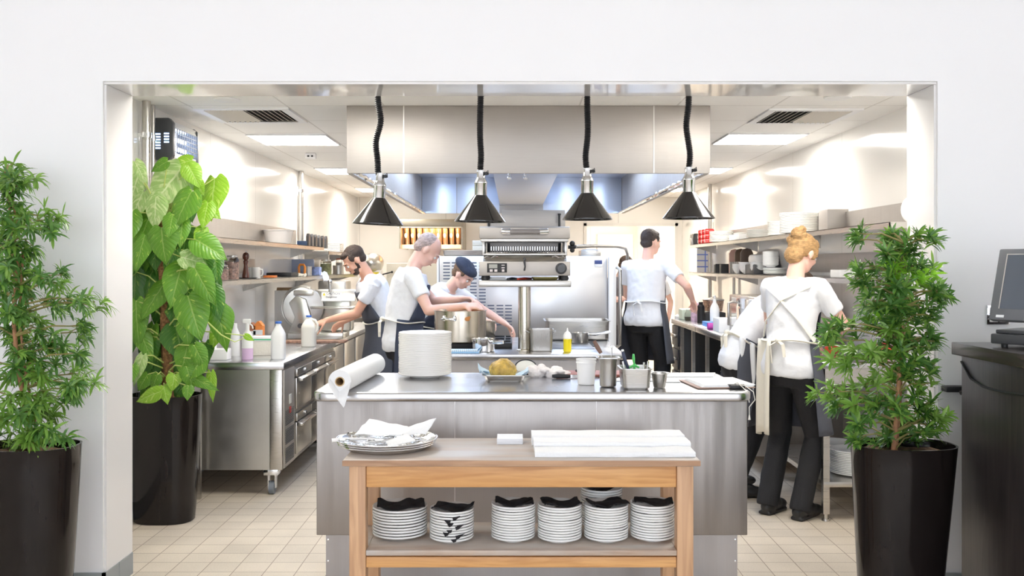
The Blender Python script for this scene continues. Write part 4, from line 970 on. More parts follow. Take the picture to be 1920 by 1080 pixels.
tag(B().box(-.27,.22,-.1,.05,0,.018,.003).make('meat_tray', mat('meat_tray', (.35,.20,.14), .5, var=.5, vscale=30), loc=(gx(600,7.62), 7.6, CZT_+.0005)), 'shallow tray of sliced meat in front of the slicer', 'tray')
for px, pz, w_, h_, lb in ((655,615,.28,.30,'steel machine behind the first cook at the slicer bench'),): pass

# ================================================================ left shelves and what stands on them
def shelf(name, label, xf, xw, y0, y1, z, up=.0, seams=()):
    t = thing(name, label, 'shelf', ((xf+xw)/2, (y0+y1)/2, z)); ox, oy = (xf+xw)/2, (y0+y1)/2
    a, c = sorted((xf-ox, xw-ox)); s = 1 if xw > xf else -1
    B().box(a, c, y0-oy, y1-oy, -.004, 0).box(*sorted((xf-ox, xf-ox+s*.006)), y0-oy, y1-oy, -.035, -.0005).box(a, c, y0-oy, y0-oy+.006, -.035, -.0045).make('board', M_steel, t)
    if up: B().box(*sorted((xw-ox-s*.016, xw-ox-s*.002)), y0-oy, y1-oy, .0005, up).make('upstand', M_hood, t)
    n_ = max(2, int((y1-y0)/1.3)); 
    for k in range(n_):
        yy = y0-oy+.2+(y1-y0-.4)*k/(n_-1)
        B().prism([(xw-ox-s*.002,-.005),(xf-ox+s*.01,-.005),(xf-ox+s*.01,-.02),(xw-ox-s*.002,-.11)], 'y', yy-.002, yy+.002).make('bracket', M_steelh, t)
    return t
LF = -1.90; WX = WL+.003
shelf('wall_shelf', 'upper left steel wall shelf with clear tub and black menu holders', LF, WX, 5.72, 9.6, 1.635, .17)
shelf('wall_shelf', 'lower left steel wall shelf with jars and pepper mill', LF, WX, 5.72, 11.7, 1.352, .0)
shelf('wall_shelf', 'small far left steel shelf carrying cream plates', LF, WX, 9.85, 11.6, 1.60, .0)
tag(B().box(0,.006,0,1.6,0,.115,.001).make('back_panel', M_hood, loc=(WL+.004, 6.5, 1.39)), 'brown steel back strip above the lower left shelf', 'back panel')
US, LS = 1.6355, 1.3525
def onshelf(px, off=.12, xf=LF): # depth at which the line of sight meets the middle of the shelf
    X = xf-off if xf < 0 else xf+off; return X, X*F/(px-HX)
X, Y = onshelf(522, .15); t = thing('storage_tub', 'big clear plastic tub of film on the upper left shelf', 'tub', (X, Y, US))
m_film = mat('cloudy_plastic', (.80,.77,.75), .2, trans=.35)
B().lathe([(0,0),(.105,0),(.13,.115),(.137,.117),(.137,.125),(.124,.123),(.10,.006),(0,.005)], n=32).make('tub', m_film, t)
X, Y = onshelf(569, .15); tag(B().box(-.05,.05,-.06,.06,0,.055,.004).make('blue_box_or_lid', mat('navy_box', (.03,.07,.17), .4), loc=(X, Y, US)), 'dark blue box beside the clear tub on the upper shelf', 'box')
for k in range(6):
    px = 578+k*6.6; X, Y = onshelf(px, .10)
    o = B().prism([(-.045,0),(.045,0),(.045,.10),(.02,.125),(0,.13),(-.02,.125),(-.045,.10)], 'x', -.012, .012, .002).make('menu_holder', M_dark if k % 2 else mat('black_plastic', (.03,.03,.032), .35), loc=(X, Y, US)); tag(o, 'black upright holder, %s from the left on the upper left shelf' % ('first',*ORD[1:])[k], 'holder', 'black upright holders on the upper left shelf')
pl = None
for k in range(6):
    X, Y = onshelf(651, .12); X = LF-.12; Y = 10.6
    o = B().box(-.12,.12,-.12,.12,0,.014,.005).make('square_plate', M_china, loc=(X, Y, 1.6005+k*.017)) if k == 0 else pl.copy()
    if k: scn.collection.objects.link(o); o.location.z = 1.6005+k*.017
    pl = pl or o; tag(o, 'square cream plate, %s of the far left shelf stack' % ('topmost' if k == 5 else ORD[5-k]+' from the top'), 'plate', 'square plates on the far left shelf')
m_grain = mat('pinkish_beans', (.62,.42,.36), .6, var=.5, vscale=60); m_nuts = mat('brown_nuts', (.42,.27,.16), .6, var=.5, vscale=50)
def jar(px, off, R, h, m_, lb, lid, z=LS, xf=LF, lidc=None):
    X, Y = onshelf(px, off, xf); t = thing('storage_jar', lb, 'jar', (X, Y, z))
    B().lathe([(0,0),(R*.94,0),(R*.96,.004),(R*.96,h*.72),(0,h*.74)], n=28).make('contents', m_, t)
    B().lathe([(R*.99,.002),(R,.004),(R,h*.8),(R*.8,h*.9),(R*.8,h*.93)], n=28).make('glass', M_glass, t)
    B().lathe([(0,h*.93),(R*.88,h*.93),(R*.88,h),(0,h*1.02)], n=28).make('lid', lidc or M_steel, t)
jar(430, .20, .055, .14, m_nuts, 'glass jar of brown nuts at the rear left of lower shelf', 1)
jar(436, .12, .045, .17, m_grain, 'glass jar of pink speckled beans on lower left shelf', 1)
jar(417, .07, .04, .10, m_grain, 'short glass jar of pinkish mix beside the pothos', 1)
X, Y = onshelf(461, .08); t = thing('pepper_mill', 'tall turned dark wood pepper mill on the lower left shelf', 'pepper mill', (X, Y, LS+.008))
B().lathe([(0,0),(.026,0),(.027,.01),(.025,.03),(.017,.07),(.015,.095),(.019,.115),(.019,.122),(.013,.128),(.014,.133),(.022,.143),(.0255,.158),(.022,.175),(.012,.185),(0,.187)], n=32).make('body', mat('dark_turned_wood', (.10,.03,.018), .15, coat=.6), t); B().sphere((0,0,.192),.006,10).make('finial', M_chrome, t)
X, Y = onshelf(462, .11); tag(B().lathe([(0,0),(.06,0),(.085,.006),(.084,.007),(0,.004)], n=32).make('saucer', M_blackm, loc=(X, Y, LS)), 'black saucer under the pepper mill on the lower left shelf', 'saucer')
for k, (px, off) in enumerate(((474,.09),(480,.06))):
    X, Y = onshelf(px, off); t = thing('mug', ('white mug behind the handle of its neighbour, by the pepper mill', 'white mug with its handle to the right of pepper mill')[k], 'mug', (X, Y, LS+.0), rz=-.3)
    B().lathe([(0,0),(.032,0),(.034,.003),(.034,.085),(.031,.085),(.031,.006),(0,.005)], n=28).make('cup', M_china, t)
    B().tube([(.033,0,.07),(.055,0,.068),(.06,0,.045),(.052,0,.022),(.033,0,.018)], .005, 8).make('handle', M_china, t)
X, Y = onshelf(508, .07); tag(B().box(-.05,.04,-.05,.05,0,.018,.002).make('orange_box', mat('orange_box', (.75,.22,.05), .5), loc=(X, Y, LS)), 'flat orange packet on the lower left shelf', 'packet')
X, Y = onshelf(530, .14); tag(B().box(-.11,.11,-.14,.14,0,.035,.006).make('black_tray', M_blackm, loc=(X, Y, LS)), 'flat black case lying on the lower left shelf', 'case')
X, Y = onshelf(552, .09); cloth('towel', 'crumpled white towel beside the flat black case', [(X-.1,Y-.1,LS+.01),(X+.09,Y-.12,LS+.01),(X+.09,Y+.1,LS+.02),(X-.1,Y+.1,LS+.03)], .02, M_cream, nz=.03)
X, Y = onshelf(560, .20); tag(B().box(-.10,.12,-.01,.01,0,.16,.003).make('blue_folder', mat('pale_blue_board', (.38,.44,.60), .6), loc=(X, Y+.15, LS)), 'pale blue board standing behind the orange jar', 'board')
X, Y = onshelf(566, .09); tag(B().tube([(-.025,0,.0),(-.028,0,.08),(-.018,0,.10),(.018,0,.10),(.028,0,.08),(.025,0,0)], .011, 10).make('orange_grip', mat('orange_plastic', (.85,.28,.03), .4), loc=(X, Y, LS+.006)), 'orange arched grip standing on the lower left shelf', 'grip')
X, Y = onshelf(578, .12); tag(B().lathe([(0,0),(.035,0),(.037,.09),(.034,.09),(.032,.004),(0,.004)], n=24).make('steel_cup', M_steel, loc=(X, Y, LS)), 'steel cup on the lower left shelf beside the orange grip', 'cup')
X, Y = onshelf(592, .07); tag(B().box(-.05,.05,-.06,.06,0,.085,.01).make('blue_packet', mat('blue_white_print', (.25,.33,.62), .6, var=.6, vscale=16), loc=(X, Y, LS)), 'blue and white printed packet on the lower left shelf', 'packet')
X, Y = onshelf(606, .0); cloth('blue_towel', 'pale blue cloth hanging over the edge of the lower left shelf', [(X-.06,Y,LS+.05),(X+.03,Y+.03,LS+.03),(X+.09,Y-.05,LS-.09),(X+.05,Y-.07,LS-.11)], .006, mat('pale_blue_cloth', (.62,.68,.84), .9), nz=.03)
jar(611, .12, .06, .16, mat('green_pickles', (.45,.47,.25), .5, var=.5, vscale=30), 'glass jar of green pickles on the lower left shelf', 1)
X, Y = onshelf(634, .10); tag(B().lathe([(0,0),(.06,0),(.06,.10),(.057,.10),(.055,.004),(0,.004)], n=28).make('steel_bowl', M_steelh, loc=(X, Y, LS)), 'wide steel tin beside the pickle jar on lower shelf', 'tin')
jar(636, .16, .04, .18, mat('white_powder', (.85,.84,.8), .6), 'tall white canister behind the first cook', 1, lidc=mat('red_lid', (.6,.08,.03), .4))
# stand mixer, far left corner
t = thing('stand_mixer', 'white stand mixer with yellow label in the rear left corner', 'mixer', (gx(700,11.9), 11.9, .84))
B().box(-.14,.14,-.16,.16,0,.05,.02).make('base', M_plasw, t); B().box(-.07,.07,.04,.15,.05,.50,.02).make('column', M_plasw, t)
B().sphere((0,-.05,.64),(.135,.20,.13),28).make('motor_head', m_al, t)
B().box(-.12,.12,-.16,.12,.42,.555,.02).make('gear_housing', M_plasw, t)
B().box(-.09,.09,-.166,-.161,.46,.53).make('yellow_label', MATS['warning_yellow'], t)
B().lathe([(0,.06),(.09,.06),(.12,.2),(.125,.3),(.12,.3),(.085,.07),(0,.07)], (0,-.05,0), 32).make('bowl', M_steel, t)
B().tube([(.12,-.05,.5),(.2,-.06,.52),(.24,-.06,.53)], .008, 8).sphere((.24,-.06,.53),.015,10).make('lever', M_blackm, t)
t = thing('rear_bench', 'steel bench along the rear wall under the glowing hood', 'bench', (-1.1, 12.3, 0))
B().box(-1.05,1.3,-.55,.9,.80,.84,.004).make('worktop', M_top, t); B().box(-1.0,1.25,-.5,.85,.1,.7995).make('cabinet', M_steelh, t); B().box(-.98,1.2,-.45,.8,0,.0995).make('plinth', M_blackm, t)
tag(B().box(-.16,.12,-.15,.15,0,.46,.02).make('steel_machine', M_steelh, loc=(gx(650,9.6)-.1, 9.6, .8405)), 'tall steel appliance beyond the meat slicer', 'appliance')
# glowing rear hood
Y = 12.4; t = thing('toaster_oven_hood', 'wall hood with warm glowing baffles above the bald cook', 'hood', (gx(805,Y), Y, gz(466,Y)))
def hzz(py): return gz(py, Y)-gz(466, Y)
xa, xb = gx(750,Y)-gx(805,Y), gx(866,Y)-gx(805,Y)
b = B().prism([(0,hzz(425)),(0,hzz(411)),(1.099,hzz(411)),(1.099,hzz(425))], 'x', xa-.04, xb, .004); b.make('fascia', mat('bronze_steel', (.40,.36,.29), .4, 1), t)
B().box(xa-.03, xb-.01, .0, .012, hzz(427), hzz(425)-.0005).make('trim_strip', M_cream, t)
for s, x in ((-1, xa), (1, xb)):
    B().prism([(0,hzz(425)-.001),(.9,hzz(425)-.001),(.9,hzz(466)),(.0,hzz(466))], 'x', x-.012, x+.012).make('side_cheek', MATS['bronze_steel'], t)
b = B(); n_ = 9; wd = (xb-xa-.04)/n_
for k in range(n_):
    x = xa+.02+k*wd; b.lathe([(0,0),(wd*.46,0),(wd*.46,1),(0,1)], n=16, sy=.35, mx=Matrix.Identity(4)) if False else None
    rows = [[(x+wd*u, .22-.06*math.sin(PI*u)+.10*(1-v), hzz(458)+v*(hzz(427)-hzz(458))) for u in [i/8 for i in range(9)]] for v in (0, 1)]
    b.sheet(rows, .004)
b.make('baffle', mat('warm_baffle_steel', (.75,.62,.5), .3, 1), t, angle=.8)
B().box(xa-.0, xb+.0, .14, .16, hzz(466), hzz(458)-.002).make('lower_ledge', M_cream, t)
b = B().cyl((xa+.06,.10,hzz(446)),(xb-.06,.10,hzz(446)),.010,12); 
b = B()
for k in range(9): b.sphere((xa+.02+(k+.5)*wd, .12, hzz(441)), (.016,.016,.03), 12)
b.make('heat_bulb', mat('warm_bulb', (1,.6,.3), .4, emit=(1,.55,.25,7)), t)
lamp('hood_heat_light', 'AREA', (gx(805,Y), Y+.06, gz(430,Y)), 8, (1,.48,.2), (.9,0,0), .8, .05)
tag(B().box(-.5,.45,-.3,.3,0,.64,.01).make('pastry_oven', M_cream, loc=(gx(805,12.3), 12.2, .8405)), 'cream oven cabinet below the glowing hood', 'oven')

# ================================================================ right wall benches
def leg_at(b, x, y, z1): b.box(x-.018, x+.018, y-.018, y+.018, .04, z1).cyl((x,y,0),(x,y,.04),.014,12).lathe([(0,0),(.022,0),(.02,.012),(0,.012)], (x,y,0), 14)
NX = 1.755
t = thing('prep_table', 'steel prep table with lower shelves of plates behind the right planter', 'table', (2.07, 6.0, 0))
B().box(NX-2.07, WR_-2.072, -.6, .58, .865, .9, .004).make('worktop', M_top, t)
b = B().box(NX-2.07+.02, .30, -.57, .55, .775, .8645)
b.make('apron_panel', M_steel, t)
for x in (NX-2.07+.022, .28):
    for y in (-.57, .54): b = B(); leg_at(b, x, y, .7745); b.make('leg', M_steel, t)
zsh = gz(903, 5.42)
B().box(NX-2.07+.005, .30, -.59, .56, zsh-.03, zsh, .003).make('lower_shelf', M_steel, t)
zs2 = .53
for k in range(2):
    cx, cy = 2.0+k*.0, 5.62+k*.34
    for j in range(12 if k else 14):
        nn = (12 if k else 14); i = nn-1-j
        if k == 0 and j == 0: sp = plate_bm(.135, .022).make('plate', M_plate); o = sp
        else: o = sp.copy(); scn.collection.objects.link(o)
        o.location = (cx+random.uniform(-1,1)*.002, cy, zsh+.0005+j*.0098); tag(o, 'large white plate, %s of the %s stack under the prep table' % ('topmost' if i == 0 else ORD[i]+' from top', ('front','rear')[k]), 'plate', 'large plates under the prep table')
t = thing('bench_counter', 'long stainless bench along the right wall with open bays', 'counter', (2.0, 8.25, 0))
ox, oy = 2.0, 8.25; FX = 1.64-ox
def u(px): return 1.64*F/(px-HX)-oy     # position along the front edge at image column px
B().box(FX, WR_-ox-.002, -1.63, 1.65, .852, .9, .005).make('worktop', M_top, t)
b = B()
for y in (-.98, .35): b.box(FX-.001, FX+.0, y-.002, y+.002, .853, .899)
b.make('edge_joint', M_dark2, t)
B().box(.30, .385, -1.6, 1.6, .1, .851).make('back_panel', M_hood, t)
B().box(FX+.03, .30, -1.6, -.66, .12, .851, .003).make('drawer_cabinet', M_hood, t)
for k, (za, zb) in enumerate(((.66,.84),(.42,.64),(.16,.40))):
    for y in (-1.59, -1.12): 
        d = B().box(FX+.012, FX+.0295, y, y+.45, za, zb, .003).make('drawer', steel('drawer_steel', (.42,.38,.37), .3), t); B().box(FX-.004, FX+.0115, y+.05, y+.40, zb-.03, zb-.018, .003).make('handle', M_steel, d)
for y in (-.02, .62, 1.2):
    b = B(); b.box(FX+.02, FX+.05, y-.015, y+.015, 0, .851); b.make('leg', M_steel, t)
B().box(FX+.05, .29, -.6, 1.58, .12, .145, .003).make('bottom_shelf', M_steel, t)
B().box(FX+.02, .30, 1.25, 1.62, .15, .851, .003).make('end_cabinet', M_dark, t)
for k in range(3):
    d = B().box(FX+.0, FX+.0195, 1.27, 1.60, .18+k*.23, .38+k*.23, .004).make('drawer', M_dark, t); B().box(FX-.03, FX-.0005, 1.30, 1.57, .27+k*.23, .30+k*.23, .004).make('handle', M_steel, d)
t = thing('white_bin', 'tall white plastic bin under the right bench', 'bin', (1.86, 7.93, .146)); B().lathe([(0,0),(.11,0),(.13,.34),(.14,.345),(.14,.37),(.125,.37),(.105,.01),(0,.008)], n=28).make('bin', M_plasw, t)
tag(B().box(-.11,.11,-.12,.12,0,.30,.02).make('white_tub', M_plasw, loc=(1.87, 8.3, .146)), 'square white tub behind the tall bin under the right bench', 'tub')
tag(B().box(-.16,.16,-.2,.2,0,.09,.003).make('cardboard_box', M_card, loc=(1.9, 9.25, .146)), 'low cardboard box on the bottom shelf of right bench', 'box')
tag(B().box(-.1,.1,-.1,.1,0,.07,.01).make('yellow_box', mat('yellow_pack', (.75,.6,.05), .5), loc=(1.85, 8.62, .146)), 'yellow packet on the bottom shelf of right bench', 'packet')
tag(B().box(-.08,.08,-.08,.08,0,.12,.02).make('black_box', M_blackm, loc=(1.88, 8.86, .146)), 'black box beside the yellow packet under the bench', 'box')
# on the right bench
RZ = .9005
def onb(px, py): # where a foot at pixel (px,py) stands on the bench top
    Y = (EYE-.9)*F/(py-HY); return gx(px, Y), Y
x, y = 1.86, 7.22; t = thing('microwave_oven', 'stainless microwave oven with tall handle on the right bench', 'oven', (x, y, RZ)); 
B().box(-.12,.40,-.46,.46,.03,.32,.008).make('case', steel('microwave_steel', (.66,.6,.54), .2), t)
d = B().box(-.145,-.1205,-.44,.28,.045,.305,.006).make('door', M_chrome, t); B().tube([(-.146,.2,.08),(-.185,.2,.09),(-.185,.2,.26),(-.146,.2,.27)], .010, 10).make('handle', M_steel, d)
b = B()
for xx in (-.08,.36):
    for yy in (-.42,.42): b.cyl((xx,yy,0),(xx,yy,.03),.018,12)
b.make('feet', M_blackm, t)
x, y = onb(1365, 612); tag(B().box(-.004,.006,0,.03,0,.01).box(-.10,.14,-.12,.12,0,.11,.004).make('cream_box', M_plasw, loc=(1.80, 8.0, RZ)), 'plain white box beside the microwave oven', 'box')
t = thing('bottle', 'white sauce bottle standing on a blue lid', 'bottle', (1.82, 8.62, RZ+.045)); B().lathe([(0,0),(.04,0),(.042,.01),(.042,.11),(.034,.14),(.016,.17),(.014,.20),(0,.21)], n=28).make('bottle', M_plasw, t)
B().lathe([(0,.2105),(.012,.2105),(.006,.235),(0,.237)], n=16).make('nozzle', M_plasw, t)
tag(B().box(-.11,.12,-.10,.12,0,.044,.006).make('blue_box_or_lid', mat('bright_blue_plastic', (.06,.28,.72), .4), loc=(1.84, 8.62, RZ)), 'bright blue flat plastic lid on the right bench', 'box')  # the blue lid that the sauce bottle stands on
tag(B().lathe([(0,0),(.028,0),(.028,.10),(0,.10)], n=24, mx=Matrix.Rotation(PI/2,4,'Y')).make('purple_roll', mat('purple_roll', (.45,.05,.35), .5), loc=(1.68, 8.25, RZ+.028)), 'purple roll lying near the front of the right bench', 'roll')
cloth('paper_sheet', 'white papers lying flat on the right bench', [(1.66,8.45,RZ+.001),(1.95,8.3,RZ+.001),(2.0,8.48,RZ+.001),(1.68,8.9,RZ+.001)], .004, M_paper, cat='paper')
t = thing('fry_basket', 'copper coloured wire basket over a black stand on the right bench', 'basket', (1.94, 9.25, RZ))
B().box(-.10,.10,-.10,.10,0,.10,.01).make('stand', M_blackm, t); B().lathe([(.07,.11),(.085,.11),(.10,.21),(.095,.21)], n=28).make('basket', mat('copper_wire', (.55,.38,.28), .35, .8, var=.5, vscale=60), t); B().lathe([(0,.215),(.105,.212),(.105,.222),(.03,.24),(0,.25)], n=28).make('lid', M_steel, t)
tag(B().lathe([(0,0),(.035,0),(.035,.16),(.02,.18),(.02,.2),(0,.2)], n=24).make('black_bottle', M_blackm, loc=(1.80, 9.15, RZ)), 'black bottle left of the copper basket', 'bottle')
tag(B().lathe([(0,0),(.045,0),(.045,.14),(.03,.18),(0,.19)], n=24).make('pink_bottle', mat('pink_print', (.75,.55,.70), .5, var=.3, vscale=30), loc=(1.80, 9.42, RZ)), 'pink and white printed bottle beside the black bottle', 'bottle')
x, y = onb(1293, 601); t = thing('glass_jar', 'round glass jar of dark seeds near the bench edge', 'jar', (x, y, RZ)); 
B().lathe([(0,0),(.04,0),(.046,.02),(.044,.035),(0,.036)], n=28).make('contents', mat('dark_seeds', (.09,.08,.05), .7), t); B().lathe([(.0475,.01),(.05,.03),(.047,.07),(.034,.095),(.034,.11)], n=28).make('glass', M_glass, t)
tag(B().box(-.13,.12,-.10,.10,0,.11,.015).make('green_tub', mat('pale_green_plastic', (.66,.75,.60), .4), loc=(1.83, 9.72, RZ)), 'pale green plastic tub at the far end of right bench', 'tub')
tag(B().lathe([(0,0),(.03,0),(.032,.03),(.01,.05),(0,.052)], n=20).make('white_cup', M_china, loc=(1.69, 9.8, RZ)), 'small white cup at the far front corner of the bench', 'cup')
# ================================================================ right shelves
RX = 2.09
shelf('wall_shelf', 'upper right steel wall shelf loaded with white plates', RX, WR_-.003, 5.3, 11.4, 1.693, .14)
shelf('wall_shelf', 'lower right steel wall shelf with bowls and cutting boards', RX, WR_-.003, 5.3, 11.4, 1.372, .0)
tag(B().box(0,.006,0,2.5,0,.14,.001).make('back_panel', M_hood, loc=(WR_-.011, 5.35, 1.40)), 'brown steel back strip above the lower right shelf', 'back panel')
UR, LR = 1.6935, 1.3725
for s, (px, R, n, lb) in enumerate(((1498,.148,15,'tallest, above the blonde cook'), (1462,.10,11,'small one left of the tallest'), (1424,.115,7,'flat wide one mid shelf'), (1394,.095,6,'low one beside flat wide one'))):
    X, Y = onshelf(px, .15, RX); plates(X, Y, UR, R, n, .0105, M_china, 'cream plates on the upper right shelf', lb, lab='cream plate')
X, Y = onshelf(1353, .14, RX); plates(X, Y, UR, .13, 9, .0125, M_china, 'cream plates on the upper right shelf', 'beside the red bottles', lab='cream plate')
X, Y = onshelf(1376, .06, RX); tag(B().box(-.04,.04,-.30,.12,0,.055,.003).make('white_carton', M_plasw, loc=(X+.02, Y, UR)), 'long white carton lying on the upper right shelf', 'carton')
X, Y = onshelf(1515, .12, RX); tag(B().box(-.05,.12,-.1,.1,0,.16,.004).make('grey_holder', M_hood, loc=(X+.08, Y-.25, UR)), 'grey file holder next to the tall plate stack', 'holder')
for k in range(3):
    for j in range(3):
        X, Y = onshelf(1330-(k*6.5), .07, RX)
        if k == 0 and j == 0: o = B().lathe([(0,-.05),(.022,-.05),(.03,-.035),(.03,.035),(.022,.05),(0,.05)], n=20, mx=Matrix.Rotation(PI/2,4,'Y')).make('red_bottle', mat('glossy_red', (.62,.02,.02), .15, coat=.5)); rb = o
        else: o = rb.copy(); scn.collection.objects.link(o)
        o.location = (X+.0, Y, UR+.031+j*.055-(.004*j)); tag(o, 'glossy red bottle on its side, %s row, %s column from the right' % (('bottom','middle','top')[j], ('first','second','third')[k]), 'bottle', 'red bottles piled on the upper right shelf')
for k in range(2):
    X, Y = onshelf(1306-k*6, .07, RX); tag(B().lathe([(0,0),(.04,0),(.045,.06),(.04,.12),(.03,.135),(0,.137)], n=20).make('grey_flask', M_dark if k == 0 else MATS['silver_housing'], loc=(X, Y, UR)), ('dark flask left of the red bottles', 'silver flask at the far end of upper right shelf')[k], 'flask')
X, Y = onshelf(1323, .2, RX); t = thing('wire_frame', 'white wire frame standing behind the red bottles', 'frame', (X, Y, UR)); B().tube([(-.06,0,0),(-.06,0,.25),(.09,0,.27),(.09,0,0)], .004, 8).make('wire', M_steel, t)
tag(B().box(-.10,.10,-.002,.002,-.3,0,.0).make('blue_chart', grid_mat('chart_print', (.80,.82,.88), (.15,.25,.75), .5, .073, 0, 0, .007, .7, 'xz'), loc=(gx(1322,11.5)+.0, 11.49, 1.655)), 'white chart with blue bars on the right between shelves', 'chart')
for k in range(2):
    X, Y = onshelf(1348+k*11, .08, RX); tag(B().box(-.045,.045,-.05,.05,0,.09,.004).box(-.048,.048,-.053,-.051,.0,.095).make('cutlery_bin', M_blackm, loc=(X, Y, LR)), 'black cutlery box, %s of two on the lower right shelf' % ('left','right')[k], 'box', 'black cutlery boxes on the lower right shelf')
for k in range(5):
    X, Y = onshelf(1371+k*4, .07, RX); tag(B().box(-.007,.007,-.05,.05,0,.115,.002).make('black_holder', M_dark, loc=(X, Y, LR)), 'thin black upright holder, %s from the left beside the black boxes' % ('first',*ORD[1:])[k], 'holder', 'thin black holders on the lower right shelf')
for k, (px, c_, lb) in enumerate(((1378,(.62,.40,.33),'pinkish cutting board leaning on the lower right shelf'), (1389,(.20,.13,.08),'brown cutting board leaning on the lower right shelf'), (1400,(.16,.11,.08),'dark brown cutting board rightmost of three on the shelf'))):
    X, Y = onshelf(px, .16, RX); t = tag(B().prism([(-.06,0),(.06,0),(.06,.20),(.04,.235),(0,.245),(-.04,.235),(-.06,.20)], 'y', -.012, .012, .003).make('cutting_board', mat('board_%d' % k, c_, .5), loc=(X, Y, LR)), lb, 'cutting board')
m_bowl = M_plate
def bowl_bm(R, h): return B().lathe([(0,.004),(R*.4,0),(R*.45,.002),(R*.8,h*.45),(R,h*.97),(R,h),(R*.96,h),(R*.76,h*.5),(R*.4,.008),(0,.007)], n=36)
for s, (px, R, n, off, lb) in enumerate(((1385,.062,3,.07,'leftmost bowl stack on lower right shelf'), (1403,.09,4,.1,'wide bowl stack in the middle of lower right shelf'), (1424,.085,4,.12,'third bowl stack from the left, by the cup pile'))):
    X, Y = onshelf(px, off, RX)
    for k in range(n):
        if k == 0: o = bowl_bm(R, .062).make('bowl', m_bowl); bb = o
        else: o = bb.copy(); scn.collection.objects.link(o)
        o.location = (X, Y, LR+k*.016); i = n-1-k; tag(o, 'white bowl, %s in %s' % ('topmost' if i == 0 else ORD[i]+' down', lb), 'bowl', 'white bowls on the lower right shelf')
tag(B().box(-.10,.12,-.14,.14,0,.09,.03).make('covered_tub', M_plasw, loc=(2.26, 8.65, LR+.09)), 'grey-white tub upside down behind the bowls', 'tub')
tag(B().box(-.12,.12,-.16,.16,0,.089,.01).make('dark_crate', M_dark, loc=(2.26, 8.65, LR)), 'dark crate under the upside-down tub on the shelf', 'crate')
X, Y = onshelf(1454, .1, RX); plates(X, Y, LR, .10, 4, .013, M_plate, 'white plates on the lower right shelf', 'wide, lower right shelf', lab='white plate')
plates(X-.04, Y, LR+.065, .065, 9, .0125, M_plate, 'white plates on the lower right shelf', 'on wider plates, right shelf', lab='little white plate', h=.03)
X, Y = onshelf(1580, .1, RX); tag(B().box(-.05,.10,-.1,.1,0,.05,.004).make('white_tray', M_plasw, loc=(X, Y, LR)), 'white tray on the lower right shelf above the right plant', 'tray')
t = thing('wall_lamp_dome', 'round white fitting at the upper right shelf end', 'dome', (2.27, 5.45, UR)); B().sphere((0,0,.075),(.055,.04,.075),24).make('dome', M_plasw, t)
# items near the right plant on the prep table (red crate)
for k, (px, py) in enumerate(((1668,628),(1560,655),(1655,650))):
    Y = 5.75+k*.12; tag(B().sphere((0,0,.035),(.045,.045,.035),18).make('tomato', mat('tomato_red', (.70,.07,.03), .3), loc=(gx(px,Y), Y, .9005)), ('red tomato near the trunk of the right plant', 'red tomato at the left edge of the prep table', 'red tomato in the middle of prep table behind leaves')[k], 'tomato')
# ================================================================ till and podium, right
t = thing('podium', 'black-stained wood podium at the right edge carrying the till', 'podium', (2.1, 3.5, 0))
B().box(-.31, .45, -.5, .40, 1.088, 1.138, .003).make('top', M_ebonyt, t)
B().box(-.275, .42, -.46, .385, 0, 1.0875, .002).make('body', M_ebony, t)
B().tube([(-.277,.385,1.06),(-.279,.30,1.00),(-.279,.2,.98),(-.279,.05,.98),(-.279,-.1,.99),(-.279,-.3,1.03)], .004, 8).make('cable', M_blackm, t)
t = thing('till_screen', 'dark grey till touchscreen on a wedge stand on the podium', 'till', (2.03, 3.62, 1.1385), rz=-.95)
B().box(-.16,.16,-.12,.12,.012,.05,.006).box(-.15,.15,-.10,.10,.0505,.065,.004).make('base', M_dark, t)
b = B()
for x in (-.12,.12):
    for y in (-.09,.09): b.cyl((x,y,0),(x,y,.012),.012,12)
b.make('feet', M_blackm, t)
B().prism([(-.06,.066),(.07,.066),(.04,.19),(-.02,.19)], 'x', -.05, .05, .004).make('neck', M_dark, t)
mxs = Matrix.Translation((0,-.03,.235)) @ Matrix.Rotation(-.30, 4, 'X')
B().box(-.185,.185,-.018,.018,-.145,.145,.008).xf(mxs).make('bezel', mat('till_grey', (.17,.175,.19), .45), t)
B().box(-.145,.145,-.0195,-.0185,-.10,.118).xf(mxs).make('screen', mat('till_glass', (.10,.12,.15), .08, coat=.5), t)
B().box(-.15,.15,-.0202,-.0196,.118,.122).box(-.15,-.146,-.0202,-.0196,-.10,.118).xf(mxs).make('screen_edge', M_silver, t)
B().box(-.155,-.125,-.0202,-.0182,-.135,-.125).xf(mxs).make('badge', M_paper, t)
B().tube([(-.05,.10,.05),(-.10,.22,.10),(-.08,.34,.13),(-.05,.4,.20)], .006, 8).make('cable', M_blackm, t)
t = thing('pouch', 'black pouch hanging from a wall hook behind the podium', 'pouch', (1.90, 4.12, .80))
B().box(-.02,.13,.02,.075,.10,.125,.004).make('hook_rail', M_blackm, t); q = B().sphere((.08,.0,-.08),(.035,.03,.12),20).tube([(.03,0,.10),(.06,0,.11),(.085,.0,.0)], [.01,.012,.02], 8); q.make('bag', M_blackm, t)
